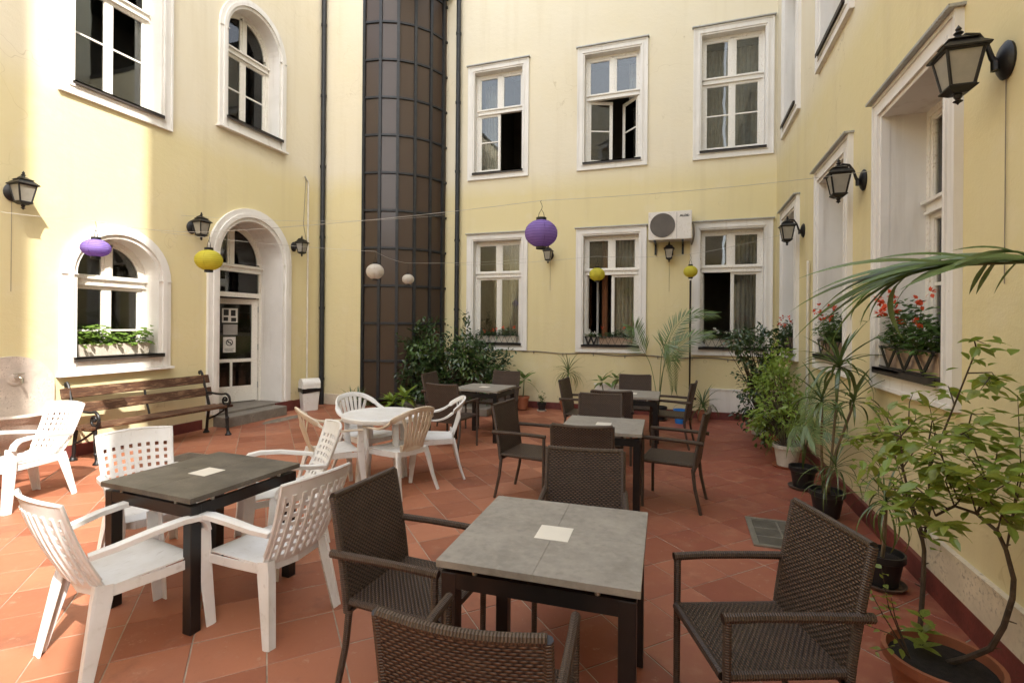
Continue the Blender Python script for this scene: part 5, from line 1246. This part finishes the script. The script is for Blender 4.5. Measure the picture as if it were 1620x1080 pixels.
LV = [leaf_mesh('broad_leaf', 'leaf_variegated', 0.36, 0.35 + 0.15 * k, 0.15, 0.02, k) for k in range(3)]; LG = [leaf_mesh('broad_leaf', 'leaf_lime', 0.34, 0.3 + 0.15 * k, 0.15, 0.02, k) for k in range(3)]
rosette(t, B, B + Vector((-0.08, 0, 0.20)), 18, 0.30, LG, 31, -0.1, 1.2); rosette(t, B, B + Vector((0.14, 0.06, 0.28)), 14, 0.28, LG, 32, -0.1, 1.2)
def dief(px, py0, py1, Y, label, potm, pr_, ph, n, L, seed, tops):
    B = onY(px, py1, Y); B.z = 0; t = thing('dieffenbachia', label, 'potted plant', B); pot(t, pr_, ph, potm, saucer=False); cn = MB()
    for q, (tx, ty) in enumerate(tops): c = onY(tx, ty, Y); cn.tube([(0, 0, ph - 0.04), tuple((c - B) * 0.6), tuple(c - B)], [0.012, 0.011, 0.010], 6); rosette(t, B, c, n, L, LV, seed + q, -0.15, 1.1)
    cn.build('cane', 'stem_green', t, smooth=True)
dief(827, 590, 642, 9.40, 'dieffenbachia with pale-edged leaves in a small terracotta pot against the back wall', 'terracotta', 0.125, 0.27, 9, 0.30, 41, ((829, 603),))
dief(962, 600, 640, 9.45, 'dieffenbachia with mottled leaves half hidden behind the palm-side slate table', 'pot_black', 0.10, 0.2, 8, 0.25, 44, ((952, 606), (975, 602)))
B = onY(857, 641, 9.40); B.z = 0; t = thing('seedling_pot', 'tiny green seedling in a small black pot on a white saucer', 'potted plant', B); pot(t, 0.085, 0.17, 'pot_black', sm='pot_white'); bushy(t, B, [((B.x, B.y, 0.26), (0.07, 0.07, 0.07))], 'leaf_mid', 60, 0.05, 51, 'stem_green', root=B + Vector((0, 0, 0.14)), sr=0.004)

# ---- palms
def frond(pts, n, L, W, wid, seed, droop=0.5, base=Vector((0, 0, 0)), up=Vector((0, 0, 1)), start=0.2, mbk=None, lift=0.25):
    """rachis through pts; returns leaflet placements (pos, dir, normal, length)"""
    r = random.Random(seed); P_ = [Vector(p) for p in pts]; out = []; m = len(P_) - 1
    for i in range(n):
        q = start + (1 - start) * i / (n - 1); k = min(int(q * m), m - 1); f = q * m - k; p = P_[k].lerp(P_[k + 1], f); tg = (P_[k + 1] - P_[k]).normalized()
        sd_ = tg.cross(up).normalized(); l = L * (0.55 + 0.45 * math.sin(PI * min(1, 0.15 + q * 0.85))) * r.uniform(0.9, 1.1)
        for s_ in (-1, 1): out.append((p, (sd_ * s_ * (1.0 - 0.55 * q) + tg * (0.55 + 0.6 * q) + up * (lift - droop * 0.4 * r.uniform(0.6, 1.3))).normalized(), up, l))
    return out
def palm_small(name, label, B, fronds, potm, pr_, ph, L, seed, mat='leaf_palm', n=26, wl=0.06, up=Vector((0, -0.85, 0.5))):
    t = thing(name, label, 'potted plant', B)
    pot(t, pr_, ph, potm)
    for q, pts in enumerate(fronds):
        fr_ = MB(); pts = [Vector(p) for p in pts]; sm = []
        for i in range(len(pts) - 1):
            p0, p1, p2, p3 = [pts[max(0, min(len(pts) - 1, i + k))] for k in (-1, 0, 1, 2)]
            for j in range(5):
                u = j / 5; sm.append(0.5 * ((2 * p1) + (p2 - p0) * u + (2 * p0 - 5 * p1 + 4 * p2 - p3) * u * u + (3 * p1 - p0 - 3 * p2 + p3) * u ** 3))
        sm.append(pts[-1]); fr_.tube([tuple(p - B) for p in sm], [0.007 - 0.005 * i / len(sm) for i in range(len(sm))], 5)
        for p, d, nn, l in frond(sm, n, L, 0, 0, seed + q, 0.3, start=0.38, up=up, lift=0.1): fr_.leaf(p - B, d, nn, l, l * wl, 0.3, 0.35)
        fr_.build('frond', mat, t, smooth=False)
    return t
B = Vector((onY(1042, 645, 9.3).x, 9.30, 0)); b0 = B + Vector((0, 0, 0.2))
Y_ = 9.25
def fy(*p): return [b0] + [onY(x, y, Y_ - dy) for x, y, dy in p]
palm_small('feather_palm', 'feathery palm with arching fronds against the back wall beside the thin pole', B,
           [fy((1050, 580, 0), (1062, 530, 0.05), (1088, 500, 0.1), (1128, 496, 0.15)), fy((1048, 590, 0.1), (1062, 560, 0.2), (1090, 535, 0.3), (1122, 528, 0.35)), fy((1046, 570, 0.2), (1052, 545, 0.35), (1062, 562, 0.5), (1066, 612, 0.55)),
            fy((1030, 580, 0), (1012, 545, 0.1), (1004, 520, 0.2), (1000, 520, 0.3))], 'pot_black', 0.14, 0.24, 0.30, 61, n=30, wl=0.075)
B = Vector((1.174, 5.912, 0)); b0 = B + Vector((0, 0, 0.2))
def fx(*p): return [b0] + [onX(x, y, X) for x, y, X in p]
palm_small('parlour_palm', 'small fan of palm fronds in a black pot between white pot and dracaena', B,
           [fx((1270, 690, 1.15), (1245, 672, 1.08), (1212, 715, 0.95)), fx((1275, 680, 1.17), (1290, 655, 1.2), (1318, 650, 1.25)), fx((1268, 690, 1.12), (1262, 672, 1.05), (1250, 705, 0.95)), fx((1280, 690, 1.2), (1300, 675, 1.25), (1325, 690, 1.3)), fx((1272, 670, 1.2), (1278, 630, 1.25), (1290, 605, 1.32)), fx((1270, 690, 1.15), (1278, 668, 1.0), (1290, 700, 0.9))], 'pot_black', 0.125, 0.23, 0.24, 71, 'leaf_palm', 20, 0.075, Vector((-0.7, -0.4, 0.5)))
# big palm beside the camera whose frond hangs into the picture: leaflets are parts
B = Vector((1.22, 1.45, 0)); t = thing('fan_palm', 'big glossy palm whose drooping frond reaches across the flower-box window', 'potted plant', B); pot(t, 0.17, 0.32, 'pot_black')
tr = MB(); tr.tube([(0, 0, 0.28), (0.02, 0.02, 0.9), (0.0, 0.05, 1.55)], [0.05, 0.045, 0.035], 10); tr.build('trunk', 'bark', t, smooth=True)
LP_ = [blade_mesh('palm_leaflet', 'leaf_palm', 0.085 + 0.08 * (d_ < 0.3), d_, 8, 0.35) for d_ in (0.25, 0.5, 0.85)]
rch = [B + Vector((0, 0.05, 1.50)), B + Vector((0.0, 0.3, 1.80))] + [onX(x, y, X) for x, y, X in ((1650, 412, 1.22), (1600, 415, 1.12), (1555, 417, 1.05), (1510, 420, 0.98), (1470, 425, 0.92), (1435, 434, 0.87))]
m = MB(); m.tube([tuple(p - B) for p in rch], [0.014, 0.012, 0.009, 0.008, 0.007, 0.005, 0.004, 0.002], 6); m.build('rachis', 'stem_green', t, smooth=True)
r_ = random.Random(5); fp = rch[2:]; mm = len(fp) - 1
for i in range(20):
    q = i / 19; k = min(int(q * mm), mm - 1); p = fp[k].lerp(fp[k + 1], q * mm - k); tg = (fp[k + 1] - fp[k]).normalized(); sd_ = tg.cross(Vector((0, 0, 1))).normalized()
    for s_ in (-1, 1):
        if s_ > 0 and i in (3, 6, 7): dd = (sd_ * 0.45 + tg * 0.45 + Vector((0, 0, -0.8))).normalized(); nn = tg * 0.6 + Vector((0, 0, 0.6)) + sd_; l = 0.13
        else:
            dd = (sd_ * s_ * r_.uniform(0.25, 0.5) + tg + Vector((0, 0, 0.36 - 0.42 * q + r_.uniform(-.22, .18)))).normalized(); nn = Vector((0, 0, 1)) + sd_ * (-s_ * 0.2 - 0.7); l = (0.41 + 0.15 * q) * r_.uniform(0.8, 1.12)
        put('leaflet', LP_[r_.choice((1, 1, 2)) if l > 0.2 else 0], t, p, dd, nn, l, B)
for a in (3.9, 4.6, 5.3):
    d = Vector((math.cos(a), math.sin(a), 0)) * (0.3 if math.cos(a) > 0.2 else 0.55); pts = [Vector((0, 0.05, 1.5)), Vector((0, 0.05, 1.8)) + d * 0.4, Vector((0, 0.05, 1.85)) + d, Vector((0, 0.05, 1.6)) + d * 1.5]
    m = MB(); m.tube([tuple(p) for p in pts], [0.012, 0.009, 0.006, 0.003], 6)
    for p, dd, nn, l in frond(pts, 16, 0.3, 0, 0, int(a * 10)): m.leaf(p, dd, nn, l, 0.03, 0.3, 0.3)
    m.build('frond', 'leaf_palm', t)

# ---- bushes
def by(px, py, Y, rx, ry, rz_): return (tuple(onY(px, py, Y)), (rx, ry, rz_))
def bx_(px, py, X, rx, ry, rz_): return (tuple(onX(px, py, X)), (rx, ry, rz_))
B = Vector((-4.25, 9.0, 0)); t = thing('leafy_bush', 'dense dark-green leafy bush in the corner by the glass tower', 'bush', B)
bushy(t, B, [by(668, 560, 8.75, .42, .35, .42), by(672, 530, 8.9, .30, .28, .28), by(720, 565, 8.9, .45, .4, .40), by(745, 545, 9.2, .35, .3, .30), by(762, 575, 9.0, .40, .35, .40), by(800, 578, 9.3, .22, .2, .26), by(700, 610, 8.7, .55, .4, .35), by(655, 600, 8.6, .28, .3, .42), by(780, 612, 9.1, .40, .3, .30), by(735, 515, 9.3, .14, .14, .16), by(648, 552, 8.6, .16, .2, .14)], 'leaf_dark', 4200, 0.105, 81, W=0.45, sr=0.012)
bushy(t, B, [by(690, 560, 8.55, .35, .2, .3), by(735, 560, 8.6, .4, .2, .3), by(775, 590, 8.75, .3, .2, .3), by(660, 545, 8.5, .25, .2, .25)], 'leaf_mid', 700, 0.10, 82, W=0.45, stems=False)
m = MB(); m.box(-0.95, 0.9, -0.55, 0.55, 0.0, 0.14, 0.01); m.build('planter_bed', 'step_stone', t)
B = Vector((1.12, 8.55, 0)); t = thing('rose_bush', 'dark-leaved rose bush in a pale pot in the corner of the court', 'potted plant', B); pot(t, 0.17, 0.30, 'pot_white', saucer=False)
bushy(t, B, [bx_(1172, 545, 0.75, .28, .28, .22), bx_(1205, 560, 1.05, .28, .3, .35), bx_(1225, 545, 1.25, .2, .25, .25), bx_(1195, 600, 1.0, .24, .28, .35), bx_(1190, 640, 0.98, .2, .22, .3), bx_(1160, 533, 0.65, .16, .16, .12)], 'leaf_dark', 1500, 0.075, 83, W=0.5, sr=0.010, root=B + Vector((0, 0, 0.25)))
B = Vector((1.173, 6.752, 0)); t = thing('lime_shrub', 'bright lime-green leafy shrub in a white pot beside the corner rose bush', 'potted plant', B); pot(t, 0.15, 0.27, 'pot_white', sm='terracotta')
bushy(t, B, [bx_(1225, 575, 1.1, .16, .2, .25), bx_(1215, 610, 1.05, .20, .24, .30), bx_(1245, 610, 1.2, .20, .25, .30), bx_(1225, 655, 1.05, .22, .25, .28), bx_(1255, 650, 1.2, .18, .22, .28), bx_(1208, 665, 0.95, .14, .16, .16)], 'leaf_lime', 1500, 0.075, 85, W=0.5, sr=0.008, root=B + Vector((0, 0, 0.22)))
B = Vector((1.22, 7.55, 0)); t = thing('low_shrub', 'low mid-green shrub in a terracotta pot between rose bush and lime shrub', 'potted plant', B); pot(t, 0.13, 0.24, 'terracotta', saucer=False)
bushy(t, B, [bx_(1215, 672, 1.1, .22, .2, .2), bx_(1228, 640, 1.2, .2, .2, .3)], 'leaf_mid', 420, 0.08, 87, W=0.5, sr=0.007, root=B + Vector((0, 0, 0.2)))
t = thing('blue_bucket', 'small blue plastic bucket on the floor by the spider plant', 'bucket', (-0.05, 9.12, 0)); MB().lathe([(0.0, 0.0), (0.085, 0.0), (0.115, 0.22), (0.122, 0.225), (0.122, 0.235), (0.108, 0.235), (0.08, 0.012), (0, 0.012)], 20).build('body', 'blue_plastic', t, smooth=True)
MB().tube([(0.115 * math.cos(a), 0.02, 0.225 + 0.10 * math.sin(a)) for a in [PI * i / 10 for i in range(11)]], 0.004, 5).build('handle', 'zinc', t)

# ---- window boxes
def window_box(label, loc, rz, L, mat, zig, fol, nleaf_, hgt, petals, seed, Ls=0.05, bars=True, wide=1.0):
    t = thing('window_box', label, 'flower box', loc, rz); r = random.Random(seed); h = 0.15; d0, d1 = 0.055, 0.075
    m = MB(); 
    for z, k in ((0, 0.94), (h, 1.0)):
        dd = d0 if z == 0 else d1; m.v += [(-L * k, -dd, z), (L * k, -dd, z), (L * k, dd, z), (-L * k, dd, z)]
    for k in range(4): m.face((k, (k + 1) % 4, 4 + (k + 1) % 4, 4 + k))
    m.face((3, 2, 1, 0)); m.v += [(-L + .012, -d1 + .012, h - .02), (L - .012, -d1 + .012, h - .02), (L - .012, d1 - .012, h - .02), (-L + .012, d1 - .012, h - .02)]
    for k in range(4): m.face((4 + k, 4 + (k + 1) % 4, 8 + (k + 1) % 4, 8 + k))
    m.build('trough', mat, t); MB().box(-L + .013, L - .013, -d1 + .013, d1 - .013, h - .035, h - .019).build('soil', 'soil', t)
    if bars:
        y = -d1 - 0.022
        for z in ((0.005, h + 0.005)): MB().tube([(-L - .03, y, z), (L + .03, y, z)], 0.006, 6).build('rail', 'black_iron', t)
        for k in range(zig):
            x0 = -L + 2 * L * k / zig; x1 = -L + 2 * L * (k + 1) / zig; xm = (x0 + x1) / 2
            b = MB(); wv = 0.016 if zig < 4 else 0.003
            b.sweep([(x0, y, h + .005), (xm, y, 0.005)], (wv * 2, 0.006), (1, 0, 0)); b.sweep([(xm, y, 0.005), (x1, y, h + .005)], (wv * 2, 0.006), (1, 0, 0)); b.build('bracket', 'black_iron', t)
    f = MB(); s = MB(); 
    for k in range(nleaf_):
        x = r.uniform(-L, L) * wide; u = r.random(); top = hgt * (0.55 + 0.45 * math.sin(x * 9 + seed) * 0.5 + 0.25 * r.random()); z = h - 0.02 + u * top; y = r.gauss(-0.03, 0.055)
        a = r.uniform(0, 2 * PI); f.leaf((x, y, z), (math.cos(a), math.sin(a) - 0.3, r.uniform(-.3, .5)), (r.uniform(-.4, .4), r.uniform(-.8, .1), 1), Ls * r.uniform(.7, 1.3), Ls * 0.8, 0.2, 0.2)
        if k % 9 == 0: s.tube([(x * 0.9, 0, h - 0.03), (x, y, z)], [0.003, 0.002], 4, False)
    f.build('foliage', fol, t, kind='stuff'); s.build('stalks', 'stem_green', t, kind='stuff')
    for k in range(petals[1]):
        x = r.uniform(-L, L) * wide; z = h + hgt * r.uniform(0.45, 1.05); y = r.uniform(-0.17, -0.06); b = MB(); q0 = Vector((x, y, z))
        for j in range(9):
            d = Vector((r.gauss(0, 1), r.gauss(-.3, 1), r.gauss(0.3, 1))).normalized(); b.leaf(q0 + d * 0.008, d, (0, -0.4, 1), 0.034, 0.026, 0.1, 0.1)
        b.build('blossom', petals[0], t)
window_box('window box of red flowers behind black zigzag bars, below the lantern by the palm frond', (XR + 0.055, 4.225, 1.365), -PI / 2, 0.44, 'box_terracotta', 3, 'leaf_mid', 650, 0.40, ('petal_red', 18), 91, 0.055)
window_box('window box of red flowers behind black zigzag bars, next to the tall dracaena', (XR + 0.055, 6.205, 1.365), -PI / 2, 0.42, 'box_terracotta', 3, 'leaf_mid', 520, 0.38, ('petal_red', 14), 92, 0.055)
window_box('window box with reddish flowers in the window behind the corner shrubs', (XR + 0.055, 8.50, 1.365), -PI / 2, 0.40, 'box_terracotta', 3, 'leaf_dark', 300, 0.30, ('petal_red', 8), 93, 0.05)
sz = 1.155 + 0.135
window_box('white window box with red and white flowers above the dense leafy bush', (wx[0][0], YB + 0.06, sz), 0, 0.44, 'pot_white', 7, 'leaf_dark', 300, 0.17, ('petal_red', 5), 94, 0.05)
window_box('pale window box with greenery in the window with the orange curtain', (wx[1][0] + 0.10, YB + 0.06, sz), 0, 0.32, 'box_terracotta', 5, 'leaf_dark', 220, 0.18, ('petal_red', 3), 95, 0.05)
window_box('small white window box with white flowers beside the pale window box', (wx[1][0] - 0.36, YB + 0.06, sz), 0, 0.11, 'pot_white', 2, 'leaf_mid', 70, 0.12, ('petal_white', 6), 96, 0.045)
window_box('window box with small white flowers in the open window next to the corner shrubs', (wx[2][0], YB + 0.06, sz), 0, 0.44, 'pot_white', 7, 'leaf_dark', 300, 0.18, ('petal_white', 12), 97, 0.05)
window_box('white window box full of sunlit geranium leaves in the round-headed window', (XL - 0.10, cy, 1.03 + 0.195), PI / 2, 0.45, 'pot_white', 0, 'leaf_geranium', 300, 0.28, ('petal_red', 0), 98, 0.075, bars=False)

B = onX(4, 712, -6.45); B.z = 0; t = thing('clay_pot', 'small terracotta pot on the floor below the wall fountain', 'pot', B); pot(t, 0.10, 0.19, 'terracotta', saucer=False)
